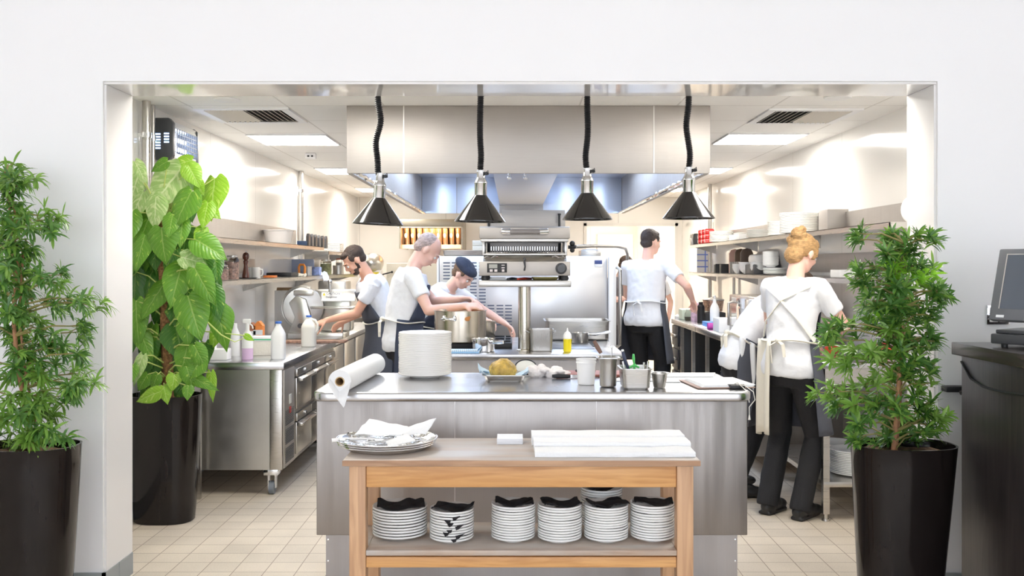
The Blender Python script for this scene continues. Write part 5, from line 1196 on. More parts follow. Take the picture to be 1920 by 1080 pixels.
# ================================================================ people
M_eye = mat('eye_white', (.8,.79,.77), .2); M_iris = mat('iris', (.05,.035,.03), .2); M_lip = mat('lip', (.50,.20,.17), .5)
M_shoe = mat('black_shoe', (.018,.018,.02), .4)
def ik(S, T, l1, l2, pole):
    S, T = V(S), V(T); d = T-S; L = min(d.length, (l1+l2)*.995); dn = d.normalized(); T = S+dn*L
    a = (l1*l1-l2*l2+L*L)/(2*L); h = math.sqrt(max(0, l1*l1-a*a)); p = V(pole); p = (p-dn*p.dot(dn)).normalized()
    return S+dn*a+p*h, T
def capsule(b, pts, r, n=14, flat=1.0, ref=None):
    """closed tube with round ends, for fusing"""
    pts = [V(p) for p in pts]; R = list(r) if isinstance(r, (list, tuple)) else [r]*len(pts)
    def cap(p, d, rad): return [(p+d*rad*math.sin(a), rad*math.cos(a)) for a in (1.35, .95, .5)]
    d0 = (pts[0]-pts[1]).normalized(); d1 = (pts[-1]-pts[-2]).normalized()
    A = cap(pts[0], d0, R[0]); C_ = cap(pts[-1], d1, R[-1])[::-1]
    P = [a for a, _ in A]+pts+[a for a, _ in C_]; Q = [q for _, q in A]+R+[q for _, q in C_]
    b.tube(P, Q, n, flat=flat, ref=ref)
def hand(b, W, d, n, s=1.0, curl=.5, mirror=1):
    """palm, four fingers and a thumb from wrist W along d; n is the way the palm faces"""
    W, d, n = V(W), V(d).normalized(), V(n); n = (n-d*n.dot(d)).normalized(); l = d.cross(n)*mirror
    pe = W+d*.085*s
    for k in range(4):
        o = (-.027+.018*k)*s
        capsule(b, [W+l*o*.55, W+d*.045*s+l*o*.9, pe+l*o], [.015*s,.0145*s,.0125*s], 8)
    for k, Lf in enumerate((.068,.078,.073,.056)):
        o = (.027-.018*k)*s; p = pe+l*o; pts = [p-d*.01*s]; a = .1
        for j, q in enumerate((.42, .33, .25)):
            a += curl*(.7+.3*j)+.05*k; p = p+(d*math.cos(a)+n*math.sin(a)+l*(.10-.07*k))*(Lf*q*s*1.05); pts.append(p.copy())
        capsule(b, pts, [.0092*s,.0088*s,.008*s,.0072*s], 8)
    p = W+d*.02*s+l*.026*s
    capsule(b, [p, p+(d*.55+l*.75+n*.3)*.034*s, p+(d*.95+l*.75+n*.6)*.055*s, p+(d*1.5+l*.75+n*.95)*.058*s], [.013*s,.011*s,.0095*s,.008*s], 8)
def person(label, loc, fwd, H, lean, hunch, hp, hy, handL, handR, footL, footR, voxel=.007, hairc=None, hair='short', skin=None, female=False,
           shirt=None, trous=None, apron=None, tie=None, cross=False, towel=None, hat=None, legs=True, side=0, wf=1.0, seed=0, beard=False, pole=(1,-.6,-.6)):
    s = H/1.75; fwd = V((fwd[0], fwd[1], 0)).normalized(); rz = math.atan2(-fwd.x, fwd.y)
    t = thing('person', label, 'person', (loc[0], loc[1], 0), rz)
    inv = (Matrix.Translation((loc[0], loc[1], 0)) @ Matrix.Rotation(rz, 4, 'Z')).inverted()
    Lw = lambda p: inv @ V(p)
    skin = skin or M_skin; shirt = shirt or M_shirt; trous = trous or M_trous
    # spine
    N = 20; L = .31*H; P = [V((0, 0, .53*H))]; Fd = []
    for i in range(N+1):
        u_ = i/N; a = lean*min(1, .45+.9*u_)+hunch*u_; c = side*min(1, .4+u_)
        up = V((math.sin(c), math.sin(a)*math.cos(c), math.cos(a)*math.cos(c))); Fd.append((up, V((0, math.cos(a), -math.sin(a)))))
        if i < N: P.append(P[-1]+up*L/N)
    def sp(t_):
        q = max(0, min(1, t_))*N; i = min(N-1, int(q)); f = q-i; p = P[i].lerp(P[i+1], f)
        if t_ < 0: p = p+V((0, 0, t_*L))
        return p, Fd[i][0], Fd[i][1]
    A = [(-.22,.125,.095),(-.08,.17,.12),(.02,.172,.122),(.2,.15,.11),(.38,.138 if female else .15,.102 if female else .115),(.6,.15,.112),(.8,.168,.115),(.92,.150,.095),(1.0,.085,.07)]
    def rad(t_):
        for (a0, x0, y0), (a1, x1, y1) in zip(A, A[1:]):
            if t_ <= a1: f = max(0, (t_-a0)/(a1-a0)); return (x0+(x1-x0)*f)*s*wf, (y0+(y1-y0)*f)*s*wf
        return A[-1][1]*s, A[-1][2]*s
    def surf(t_, ang, off=0, k=1.0):
        p, up, fd = sp(t_); sd = up.cross(fd)*-1; sd = V((1, 0, 0)) if sd.length < .1 else fd.cross(up); a, c = rad(t_)
        return p+sd*(a*k+off)*math.sin(ang)+fd*(c*k+off)*math.cos(ang)
    def loft(b, t0, t1, off, n=26, m=14, flare=0):
        rows = []
        for j in range(m+1):
            t_ = t0+(t1-t0)*j/m; rows.append([b.bm.verts.new(surf(t_, 2*PI*i/n, off+flare*max(0, 1-j/3))) for i in range(n)])
        for r0, r1 in zip(rows, rows[1:]):
            for i in range(n): b.bm.faces.new([r0[i], r0[(i+1) % n], r1[(i+1) % n], r1[i]])
        b.bm.faces.new(rows[0][::-1]); b.bm.faces.new(rows[-1])
    C7, up1, fd1 = sp(1.0); sw = (.165 if female else .185)*s*wf
    pS, upS, fdS = sp(.88); sdS = fdS.cross(upS)
    SL, SR = pS-sdS*sw, pS+sdS*sw
    l1, l2 = .165*H, .150*H
    arms = []
    for S, T, sg in ((SL, handL, -1), (SR, handR, 1)):
        T = Lw(T) if T is not None else S+V((sg*.06, .05, -.52*s)); E, W = ik(S, T, l1, l2, (sg*pole[0], pole[1], pole[2])); arms.append((S, E, W, sg))
    # head frame
    Rh = Matrix.Rotation(hy, 3, 'Z') @ Matrix.Rotation(-hp, 3, 'X')
    hu, hf, hr = Rh @ V((0,0,1)), Rh @ V((0,1,0)), Rh @ V((1,0,0))
    HC = C7+(up1*.5+hu*.5).normalized()*.165*s+hf*.02*s
    def hpnt(x, y, z): return HC+(hr*x+hf*y+hu*z)*s
    MH = Matrix.Translation(HC) @ Rh.to_4x4() @ Matrix.Scale(s, 4)
    def hs(b, c, r, seg=20): b.merge(B().sphere(c, r, seg).bm, MH)
    # --- body: one continuous skin
    b = B(); loft(b, -.2, .97, -.014)
    capsule(b, [C7-up1*.05*s, C7+up1*.03*s, hpnt(0,-.015,-.06)], [.06*s,.054*s,.052*s])
    hs(b, (0,-.012,.028), (.074,.094,.088)); hs(b, (0,.028,-.03), (.061,.062,.08)); hs(b, (0,.04,-.077), (.045 if female else .05,.043,.034))
    for c in (-1, 1):
        hs(b, (c*.077,-.005,-.012), (.010,.019,.032), 12); hs(b, (c*.036,.062,-.028), (.024,.022,.022), 12)
    b.merge(B().tube([(-.045,.070,.018),(-.02,.088,.020),(.02,.088,.020),(.045,.070,.018)], .011, 8).bm, MH)
    b.merge(B().tube([(0,.084,.012),(0,.100,-.012),(0,.106,-.030)], [.008,.010,.014], 8).bm, MH); hs(b, (0,.088,-.036), (.017,.014,.009), 10)
    hs(b, (0,.083,-.058), (.022,.011,.006), 10); hs(b, (0,.081,-.068), (.019,.011,.007), 10)
    for S, E, W, sg in arms:
        capsule(b, [S, S.lerp(E, .5), E], [.050*s,.045*s,.036*s]); capsule(b, [E, E.lerp(W, .35), W], [.037*s,.036*s,.024*s])
        d = (W-E).normalized(); hand(b, W-d*.005, d+V((0,0,-.15)), V((-sg*.5, .1, -1)), s, .45, -sg)
    hip = P[0]; legp = []
    for sg, ft in ((-1, footL), (1, footR)):
        Hh = hip+V((sg*.09*s, 0, -.03*s)); Ft = Lw(ft) if ft is not None else V((sg*.11, 0, 0)); An = V((Ft.x, Ft.y-.03, .085*s))
        K, An2 = ik(Hh, An, .245*H, .245*H, (sg*.15, 1, 0)); legp.append((Hh, K, An, Ft, sg))
        capsule(b, [Hh, Hh.lerp(K, .5), K], [.075*s,.066*s,.05*s]); capsule(b, [K, K.lerp(An, .35), An], [.05*s,.050*s,.034*s])
    remeshed(b, voxel, 5).make('body', skin, t, angle=3)
    # --- face details
    for c, nm in ((-1,'eye'),(1,'eye')):
        e = B(); e.sphere(hpnt(c*.031,.0800,-.002), .0105*s, 12); eo = e.make('eye', M_eye, t)
        B().sphere(hpnt(c*.031,.0865,-.002), .0055*s, 10).make('iris', M_iris, eo)
    B().merge(B().tube([(-.020,.0905,-.063),(0,.0965,-.062),(.020,.0905,-.063)], [.002,.0042,.002], 8).bm, MH).make('lips', M_lip, t)
    if hairc:
        hm = mat('hair_%s' % '_'.join(str(int(q*100)) for q in hairc), hairc, .6, bump=.6, bscale=120, var=.35, vscale=40, stretch=(1,1,3))
        b = B()
        if hair == 'short':
            hs(b, (0,-.024,.040), (.077,.092,.083), 24); hs(b, (0,.025,.080), (.056,.055,.032)); hs(b, (0,-.052,-.015), (.067,.050,.05))
            for c in (-1, 1): hs(b, (c*.066,.014,.034), (.010,.030,.034), 12)
        elif hair == 'bun':
            hs(b, (0,-.020,.036), (.084,.098,.090), 24); hs(b, (0,.03,.075), (.064,.058,.042)); hs(b, (0,-.065,-.035), (.068,.05,.065)); hs(b, (.012,-.098,.085), (.050,.046,.044)); hs(b, (.035,-.105,.115), (.028,.026,.022), 12); hs(b, (-.035,-.095,.05), (.03,.028,.03), 12)
            for c in (-1, 1): hs(b, (c*.068,.018,.015), (.018,.036,.05), 12)
            for k in range(9): a = k*1.1; b.merge(B().tube([(.06*math.cos(a), -.07+.045*math.sin(a), .06), (.075*math.cos(a+.4), -.095+.05*math.sin(a), .09+.014*(k%3))], [.008,.004], 6).bm, MH)
        elif hair == 'shaved':
            hs(b, (0,-.030,.034), (.0755,.086,.083), 24); hs(b, (0,-.055,-.02), (.064,.050,.05))
        remeshed(b, .005, 2, .003 if hair != 'shaved' else .0005, 60).make('hair', hm, t, angle=3)
        if beard:
            b = B(); hs(b, (0,.045,-.082), (.048,.041,.030)); hs(b, (0,.088,-.050), (.026,.010,.005), 12)
            for c in (-1, 1): hs(b, (c*.046,.044,-.062), (.012,.026,.02), 12); hs(b, (c*.060,.014,-.035), (.008,.014,.042), 12)
            remeshed(b, .005, 2).make('beard', hm, t, angle=3)
        b = B()
        for c in (-1, 1): b.merge(B().tube([(c*.015,.094,.018),(c*.032,.091,.024),(c*.048,.078,.018)], [.003,.0042,.002], 6).bm, MH)
        b.make('eyebrows', hm, t)
    if hat == 'beret':
        b = B(); hs(b, (0,-.005,.068), (.090,.106,.050), 24); hs(b, (.0,-.04,.080), (.100,.095,.048), 24); hs(b, (0,.0,.056),(.084,.100,.03),24)
        remeshed(b, .006, 4, .003, 30).make('beret', M_navy, t, angle=3)
    # --- clothes
    b = B(); loft(b, -.13, .955, .014, flare=.012)
    capsule(b, [C7-up1*.05*s-sdS*.06*s, C7-up1*.03*s, C7-up1*.05*s+sdS*.06*s], [.055*s,.058*s,.055*s])
    for S, E, W, sg in arms:
        M1 = S.lerp(E, .62); inn = pS+(S-pS)*.55
        capsule(b, [inn, S, S.lerp(E, .3)], [.07*s,.068*s,.062*s]); b.tube([S, S.lerp(E, .35), M1], [.064*s,.062*s,.060*s], 18)
    remeshed(b, .009, 5, .008, 12).make('tshirt', shirt, t, angle=3)
    if legs:
        b = B(); loft(b, -.24, .06, .010)
        for Hh, K, An, Ft, sg in legp:
            Bt = An+V((0,-.005,-.035*s)); capsule(b, [Hh+V((0,0,.02)), Hh.lerp(K, .5), K], [.098*s,.086*s,.070*s]); b.tube([K+V((0,0,.03)), K, K.lerp(Bt, .5), Bt], [.069*s,.070*s,.070*s,.067*s], 18)
        remeshed(b, .010, 5, .007, 8).make('trousers', trous, t, angle=3)
        for Hh, K, An, Ft, sg in legp:
            b = B(); a = .12*sg
            x, y = Ft.x, Ft.y; c_, s_ = math.cos(a), math.sin(a)
            def q(u_, v_, z): return V((x+u_*c_+v_*s_, y-u_*s_+v_*c_, z))
            b.sphere(q(0,.10,.035), (.046,.075,.035), 18).sphere(q(0,-.03,.045), (.040,.055,.045), 18); capsule(b, [q(0,-.03,.06), q(0,.07,.045)], [.042,.042]); b.box(x-.038,x+.038,y-.075,y+.13,0.001,.02,.006)
            o = remeshed(b, .006, 3); 
            for v in o.bm.verts: v.co.z = max(v.co.z, .0005)
            o.make('shoe', M_shoe, t, angle=1)
    if apron:
        n_ = 26; rows = []
        zt, _, _ = sp(.30)
        for j in range(12):
            v = j/11; row = []
            for i in range(n_+1):
                g = (-1+2*i/n_)*1.95
                if v < .18: p = surf(.30-.30*v/.18, g, .026)
                else:
                    w_ = (v-.18)/.82; p = surf(0, g, .030+.03*w_); p.z -= w_*.40*s; p.y += .03*w_*math.cos(g)+.008*math.sin(g*5+seed)*w_; p.x *= 1+.12*w_
                row.append(p)
            rows.append(row)
        ap = B().sheet(rows, .005).make('apron', apron, t, angle=2)
        rows = []
        for j in range(9):
            v = j/8; rows.append([surf(.30+.52*v, (-1+2*i/14)*(1.35-.75*v), .026) for i in range(15)])
        B().sheet(rows, .005).make('bib', apron, ap, angle=2)
    tm = tie or M_cream
    if apron or tie:
        b = B(); ring = [surf(.27+.012*math.sin(3*g_), g_, .027) for g_ in [2*PI*k/40 for k in range(41)]]; b.tube(ring, .014, 8, caps=False, flat=.35)
        kn = surf(.27, PI, .035); b.sphere(kn, .02, 12); b.tube([kn, kn+V((.04,-.02,-.02)), kn+V((.05,-.02,-.09))], [.012,.013,.010], 8, flat=.4).tube([kn, kn+V((-.04,-.02,-.03)), kn+V((-.03,-.02,-.13))], [.012,.013,.010], 8, flat=.4)
        if cross:
            for c in (-1, 1): b.tube([surf(.93, c*.9+ (PI if False else 0), .012), surf(.96, c*(PI/2), .02), surf(.86, c*(PI*.72), .026), surf(.70, PI, .027), surf(.48, -c*(PI*.76), .028), surf(.28, -c*1.75, .030)], .011, 8, flat=.35)
        b.make('apron_ties', tm, t)
    if towel:
        g0, ln, tw_, tmat = towel; rows = []
        for j in range(12):
            v = j/11; row = []
            for i in range(13):
                u_ = i/12; g = g0+(u_-.5)*tw_; p = surf(.28, g, .035+.02*math.sin(u_*9+1)); p.z -= v*ln; p += (p-sp(.28)[0]).normalized()*.05*v*(1+.3*math.sin(u_*7)); p.z += .02*math.sin(u_*6)*v; row.append(p)
            rows.append(row)
        B().sheet(rows, .006).make('hanging_cloth', tmat or M_cream, t, angle=2)
    return t
person('blonde cook with a messy bun, back turned, white t-shirt and black trousers, at right', (1.60, 5.52), (.72, .70), 1.65, .08, .12, .45, -.25,
       (1.78, 5.95, 1.04), (1.93, 5.72, 1.10), (1.51, 5.60, 0), (1.66, 5.47, 0), .006, (.45,.265,.11), 'bun', M_skin2, True, cross=True, apron=M_apron,
       towel=(-2.35, .50, 1.15, M_cream), seed=1)
person('stooping cook in white t-shirt and grey apron behind the blonde cook', (1.44, 6.12), (1, .05), 1.58, .60, .25, 1.0, 0,
       (1.90, 6.30, .96), (1.88, 6.0, .96), (1.43, 6.28, 0), (1.41, 5.98, 0), .008, (.10,.06,.04), 'short', M_skin2, True, apron=M_apron, towel=(1.9, .34, .8, M_whitec), seed=2)
person('dark-haired bearded cook in profile, looking down at the slicer bench', (-1.03, 7.62), (-.93, -.30), 1.66, .18, .26, .72, .05,
       (gx(614,7.5), 7.45, gz(600,7.5)), (gx(640,7.9), 7.95, .98), (-1.12, 7.48, 0), (-1.10, 7.78, 0), .007, (.045,.026,.018), 'short', M_skin, wf=1.06,
       apron=M_apron, towel=(1.75, .46, .9, M_whitec), seed=3, beard=True, pole=(.25,-1,-.5))
person('grey-haired cook with shaved head bending over the stock pot', (-.79, 6.82), (1, .15), 1.72, .05, .24, .80, -.10,
       (gx(868,6.75), 6.78, gz(560,6.75)), (gx(872,6.45), 6.50, gz(574,6.45)), (-.80, 6.98, 0), (-.82, 6.68, 0), .007, (.46,.35,.31), 'shaved', M_skin2,
       apron=M_navy, seed=4, wf=1.06, pole=(.3,-.3,-1))
person('cook in dark beret leaning forward in front of the oven', (-.72, 7.80), (.80, -.55), 1.62, .55, .25, .70, .15,
       (gx(950,7.25), 7.60, .98), (gx(940,7.1), 7.22, .97), (-.74, 7.92, 0), (-.78, 7.68, 0), .007, (.16,.09,.05), 'short', M_skin2, True, apron=M_navy, hat='beret', seed=5)
person('dark-haired cook seen from behind in white t-shirt, reaching to the right bench', (1.245, 9.0), (.55, .83), 1.80, .05, .12, .15, -.35,
       (gx(1215,9.3), 9.35, 1.02), (gx(1300,8.9), 8.95, gz(562,8.9)), (1.18, 9.05, 0), (1.36, 8.95, 0), .007, (.05,.035,.03), 'short', M_skin2, apron=M_apron, tie=M_whitec, seed=6, wf=1.1)
person('person in dark grey partly hidden behind the oven door', (1.10, 10.9), (.75, -.65), 1.60, .25, .2, .5, 0,
       None, (1.35, 10.5, 1.1), None, None, .009, (.10,.06,.04), 'short', M_skin2, shirt=mat('grey_top', (.16,.15,.16), .9), trous=mat('grey_trousers', (.10,.09,.09), .9), seed=7)
person('light brown haired person far back behind the central cook', (1.66, 11.6), (-.2, -1), 1.56, .05, .1, .2, 0,
       None, None, None, None, .009, (.38,.22,.12), 'short', M_skin2, seed=8)
# ================================================================ plants
def leafmat(name, col, col2=None, vs=30, rough=.27):
    m, n, l, b = nt(name); setp(b, rough=rough, spec=.5); b.inputs['Base Color'].default_value = (*col, 1)
    if col2:
        tc = n.new('ShaderNodeTexCoord'); t = n.new('ShaderNodeTexNoise'); t.inputs['Scale'].default_value = vs; t.inputs['Detail'].default_value = 4; t.inputs['Distortion'].default_value = 1.5; l.new(tc.outputs['Object'], t.inputs[0])
        r = n.new('ShaderNodeValToRGB'); r.color_ramp.elements[0].position = .52; r.color_ramp.elements[0].color = (*col, 1); r.color_ramp.elements[1].position = .68; r.color_ramp.elements[1].color = (*col2, 1)
        l.new(t.outputs[0], r.inputs[0]); l.new(r.outputs[0], b.inputs['Base Color'])
    tr = n.new('ShaderNodeBsdfTranslucent'); tr.inputs[0].default_value = (*[min(1, c*1.6) for c in col], 1)
    ms = n.new('ShaderNodeMixShader'); ms.inputs[0].default_value = .28; out = n['Material Output']
    l.new(b.outputs[0], ms.inputs[1]); l.new(tr.outputs[0], ms.inputs[2]); l.new(ms.outputs[0], out.inputs[0])
    return m
L_dark = leafmat('dark_narrow_leaf', (.08,.20,.04), (.17,.34,.08), 9); L_mid = leafmat('green_narrow_leaf', (.19,.36,.06), (.32,.50,.12), 9); L_new = leafmat('fresh_narrow_leaf', (.34,.64,.06), (.46,.72,.14), 9)
def hearted(name, col, light, vein, amt, rough=.32):
    """broad leaf: midrib, side veins and streaky variegation that runs along the veins"""
    m, n, l, b = nt(name); setp(b, rough=rough, spec=.45)
    at_ = n.new('ShaderNodeAttribute'); at_.attribute_name = 'leaf'; sp = n.new('ShaderNodeSeparateXYZ'); l.new(at_.outputs['Vector'], sp.inputs[0])
    def M_(op, a, c=None, d=None):
        q = n.new('ShaderNodeMath'); q.operation = op
        for i, v in enumerate((a, c, d)):
            if v is None: continue
            if isinstance(v, (int, float)): q.inputs[i].default_value = v
            else: l.new(v, q.inputs[i])
        return q.outputs[0]
    ax = M_('ABSOLUTE', sp.outputs[0]); y2 = M_('SUBTRACT', sp.outputs[1], M_('MULTIPLY', ax, .28))
    fr = M_('ABSOLUTE', M_('SUBTRACT', M_('FRACT', M_('MULTIPLY', y2, 9)), .5))
    side = M_('LESS_THAN', fr, .045); mid = M_('LESS_THAN', ax, .045); ve = M_('MAXIMUM', M_('MULTIPLY', side, .45), mid)
    cb = n.new('ShaderNodeCombineXYZ'); l.new(M_('MULTIPLY', sp.outputs[0], 1.6), cb.inputs[0]); l.new(M_('MULTIPLY', y2, 9), cb.inputs[1]); l.new(sp.outputs[2], cb.inputs[2])
    t = n.new('ShaderNodeTexNoise'); t.inputs['Scale'].default_value = 1.3; t.inputs['Detail'].default_value = 5; l.new(cb.outputs[0], t.inputs[0])
    r = n.new('ShaderNodeMapRange'); r.inputs['From Min'].default_value = amt; r.inputs['From Max'].default_value = amt+.10; l.new(t.outputs[0], r.inputs[0])
    m1 = n.new('ShaderNodeMix'); m1.data_type = 'RGBA'; l.new(r.outputs[0], m1.inputs[0]); m1.inputs[6].default_value = (*col, 1); m1.inputs[7].default_value = (*light, 1)
    m2 = n.new('ShaderNodeMix'); m2.data_type = 'RGBA'; l.new(ve, m2.inputs[0]); l.new(m1.outputs[2], m2.inputs[6]); m2.inputs[7].default_value = (*vein, 1)
    l.new(m2.outputs[2], b.inputs['Base Color'])
    bp = n.new('ShaderNodeBump'); bp.inputs['Strength'].default_value = .5; bp.inputs['Distance'].default_value = .004; l.new(fr, bp.inputs['Height']); l.new(bp.outputs[0], b.inputs['Normal'])
    tr = n.new('ShaderNodeBsdfTranslucent'); l.new(m2.outputs[2], tr.inputs[0])
    ms = n.new('ShaderNodeMixShader'); ms.inputs[0].default_value = .3; l.new(b.outputs[0], ms.inputs[1]); l.new(tr.outputs[0], ms.inputs[2]); l.new(ms.outputs[0], n['Material Output'].inputs[0])
    return m
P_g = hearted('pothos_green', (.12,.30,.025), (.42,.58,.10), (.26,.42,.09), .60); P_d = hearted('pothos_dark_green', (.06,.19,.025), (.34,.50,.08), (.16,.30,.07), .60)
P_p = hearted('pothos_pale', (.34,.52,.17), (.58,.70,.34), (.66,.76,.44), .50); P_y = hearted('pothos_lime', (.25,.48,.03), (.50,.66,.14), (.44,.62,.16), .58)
def planter(t, R, Rb, h, sy=.72, dx=0):
    """tall tapering planter with rounded-triangular rim, soil inside"""
    n = 56; prof = []
    for k in range(11):
        v = k/10; prof.append((Rb+(R-Rb)*(v**.85), h*v))
    prof[0] = (Rb*.96, 0); prof.insert(1, (Rb, .006))
    prof += [(R+.001,h+.002),(R-.008,h+.002),(R-.012,h-.02),(R-.02,h-.09),(0,h-.09)]
    b = bmesh.new(); rings = []
    for r, z in prof:
        if r < 1e-6: rings.append([b.verts.new((0,0,z))]); continue
        ring = []
        for i in range(n):
            a = 2*PI*i/n; c, s_ = math.cos(a), math.sin(a); e = .78
            x = r*math.copysign(abs(c)**e, c); y = r*sy*math.copysign(abs(s_)**e, s_); ring.append(b.verts.new((x+dx*(1-z/h), y, z)))
        rings.append(ring)
    for A, C_ in zip(rings, rings[1:]):
        for i in range(n):
            j = (i+1) % n; f = [A[i], A[j], C_[j], C_[i]] if len(C_) > 1 else [A[i], A[j], C_[0]]
            b.faces.new(f)
    b.faces.new(rings[0][::-1])
    B().merge(b).make('planter', M_pot, t)
    q = B(); 
    rows = [[((R-.015)*v*math.cos(a), (R-.015)*sy*v*math.sin(a), h-.03+.012*noise.noise(V((v*3*math.cos(a), v*3*math.sin(a), 1)))) for a in [2*PI*k/28 for k in range(28)]] for v in (.02, .3, .6, .8, .97)]
    q.sheet(rows, .0, wrap=True).make('soil', mat('bark_chips', (.16,.09,.05), .9, bump=.8, bscale=60, var=.5, vscale=50), t)
class Leaves:
    def __init__(s): s.v = []; s.f = []; s.m = []; s.uv = []; s.k = 0
    def blade(s, p, d, n, L, W, droop, mi, seg=4):
        d = d.normalized(); n = (n-d*n.dot(d)); n = n.normalized() if n.length > 1e-4 else V((0,0,1)); l = d.cross(n)
        base = len(s.v); q = p.copy(); dd = d.copy()
        for k in range(seg+1):
            u_ = k/seg; w_ = W*.5*(.35, .85, 1.0, .88, .16)[k]
            s.v += [q-l*w_+n*w_*.25, q.copy(), q+l*w_+n*w_*.25]
            dd = (dd+V((0,0,-1))*droop/seg).normalized(); q = q+dd*L/seg
        for k in range(seg):
            a = base+3*k; s.f += [(a,a+1,a+4,a+3),(a+1,a+2,a+5,a+4)]; s.m += [mi, mi]
    def heart(s, p, d, n, L, W, mi, droop=.5, fold=.25):
        """broad heart-shaped leaf: p is where the stalk meets it, d runs to the tip"""
        d = d.normalized(); n = (n-d*n.dot(d)).normalized(); l = d.cross(n); base = len(s.v)
        prof = [(-.10,.24),(.0,.40),(.10,.49),(.22,.53),(.35,.52),(.48,.46),(.62,.36),(.75,.25),(.87,.12),(.95,.045),(1,.003)]
        C = 6; s.k += 1
        for u_, w_ in prof:
            for c in range(-C, C+1):
                q = c/C; x = q*w_*W; notch = .10*max(0, 1-abs(q)*1.4)*(1 if u_ < 0 else 0)
                y = (u_+notch)*L
                z = -droop*L*(max(0, u_)**2)*.5+fold*abs(x)-.55*abs(x)**2/W*1.2+.012*L*math.sin(u_*22+abs(q)*5)
                s.v.append(p+d*y+l*x+n*z); s.uv += [q, u_, s.k*3.7]
        K = 2*C+1
        for r in range(len(prof)-1):
            for c in range(K-1): a = base+r*K+c; s.f.append((a,a+1,a+K+1,a+K)); s.m.append(mi)
    def make(s, name, mats, parent):
        me = bpy.data.meshes.new(name); me.from_pydata([tuple(v) for v in s.v], [], s.f)
        for m in mats: me.materials.append(m)
        if s.uv: me.attributes.new('leaf', 'FLOAT_VECTOR', 'POINT').data.foreach_set('vector', s.uv)
        me.polygons.foreach_set('material_index', s.m); me.polygons.foreach_set('use_smooth', [True]*len(s.f)); me.update()
        o = bpy.data.objects.new(name, me); scn.collection.objects.link(o); o.parent = parent; return o
rnd = random.Random(5)
def rv(): return V((rnd.gauss(0,1), rnd.gauss(0,1), rnd.gauss(0,1))).normalized()
def shrub(label, cx, cy, trunk_px, clusters, base_px, dx=0, R=.205, Rb=.16, dens=1.0, lf=1.0, dr_=(.3,1.1)):
    t = thing('potted_shrub', label, 'potted plant', (cx, cy, 0)); planter(t, R, Rb, .72, dx=dx)
    O = V((cx, cy, 0)); tr = [at(px, py, cy+dy)-O for px, py, dy in trunk_px]
    tr[0].z = .69
    b = B(); b.tube(tr, [.010-.006*k/(len(tr)-1) for k in range(len(tr))], 10)
    off = [V((.02,.02,0))]
    for o_ in off: b.tube([p+o_*(1-.5*k/len(tr)) for k, p in enumerate(tr[:-1])], [.006-.003*k/len(tr) for k in range(len(tr)-1)], 8)
    b.make('trunk', mat('orange_brown_bark', (.40,.20,.10), .8, bump=.5, bscale=60, var=.3, vscale=30), t)
    L = Leaves(); br = B(); clusters = list(clusters)
    for a_, b_ in zip(trunk_px, trunk_px[1:]):
        for k in range(2): f = (k+rnd.random())/2; clusters.append((a_[0]+(b_[0]-a_[0])*f+rnd.uniform(-14,14), a_[1]+(b_[1]-a_[1])*f, 17, rnd.choice([0,0,1])))
    for c in clusters:
        px, py, rp = c[:3]; tone = c[3] if len(c) > 3 else 0
        Yc = cy+rnd.uniform(-.13, .13); ctr = at(px, py, Yc)-O
        near = min(tr, key=lambda p: (p-ctr).length+max(0, p.z-ctr.z+.02)*1.2); near = min((a.lerp(b_, f) for a, b_ in zip(tr, tr[1:]) for f in (0,.25,.5,.75,1)), key=lambda p: (p-ctr).length+max(0, p.z-(ctr.z-.03))*2)
        mid = near.lerp(ctr, .55)+V((0,0,.02)); br.tube([near, mid, ctr], [.005,.0035,.002], 5)
        rad_ = rp*Yc/F; out = (ctr-near); out = out.normalized() if out.length > .02 else V((0,0,1))
        nsub = max(3, int((rp/7.5)*dens))
        for k in range(nsub):
            o_ = rv(); p = ctr+V((o_.x*rad_*.85, o_.y*rad_*.9, o_.z*rad_*.7)); 
            if k % 3 == 0: br.tube([mid.lerp(ctr, .5), p], [.0022,.0015], 4)
            dr = (out*.7+V((0,0,.7))+rv()*.5).normalized(); nl = rnd.randint(11, 17)
            for i in range(nl):
                a = 2*PI*i/nl+rnd.uniform(-.3,.3); e1 = dr.orthogonal().normalized(); e2 = dr.cross(e1)
                sprd = rnd.uniform(.5, 1.35); d = dr*math.cos(sprd)+(e1*math.cos(a)+e2*math.sin(a))*math.sin(sprd)
                Ln = rnd.uniform(.045, .075)*lf*(1.0 if rp > 15 else .85); mi = 2 if tone == 2 else (1 if (tone == 1 or rnd.random() < .35) else 0)
                L.blade(p-dr*rnd.uniform(0,.02), d, dr, Ln, rnd.uniform(.0105,.0135), rnd.uniform(*dr_), mi)
    br.make('branches', mat('green_brown_twig', (.28,.24,.08), .7), t); L.make('foliage', [L_dark, L_mid, L_new], t)
    return t
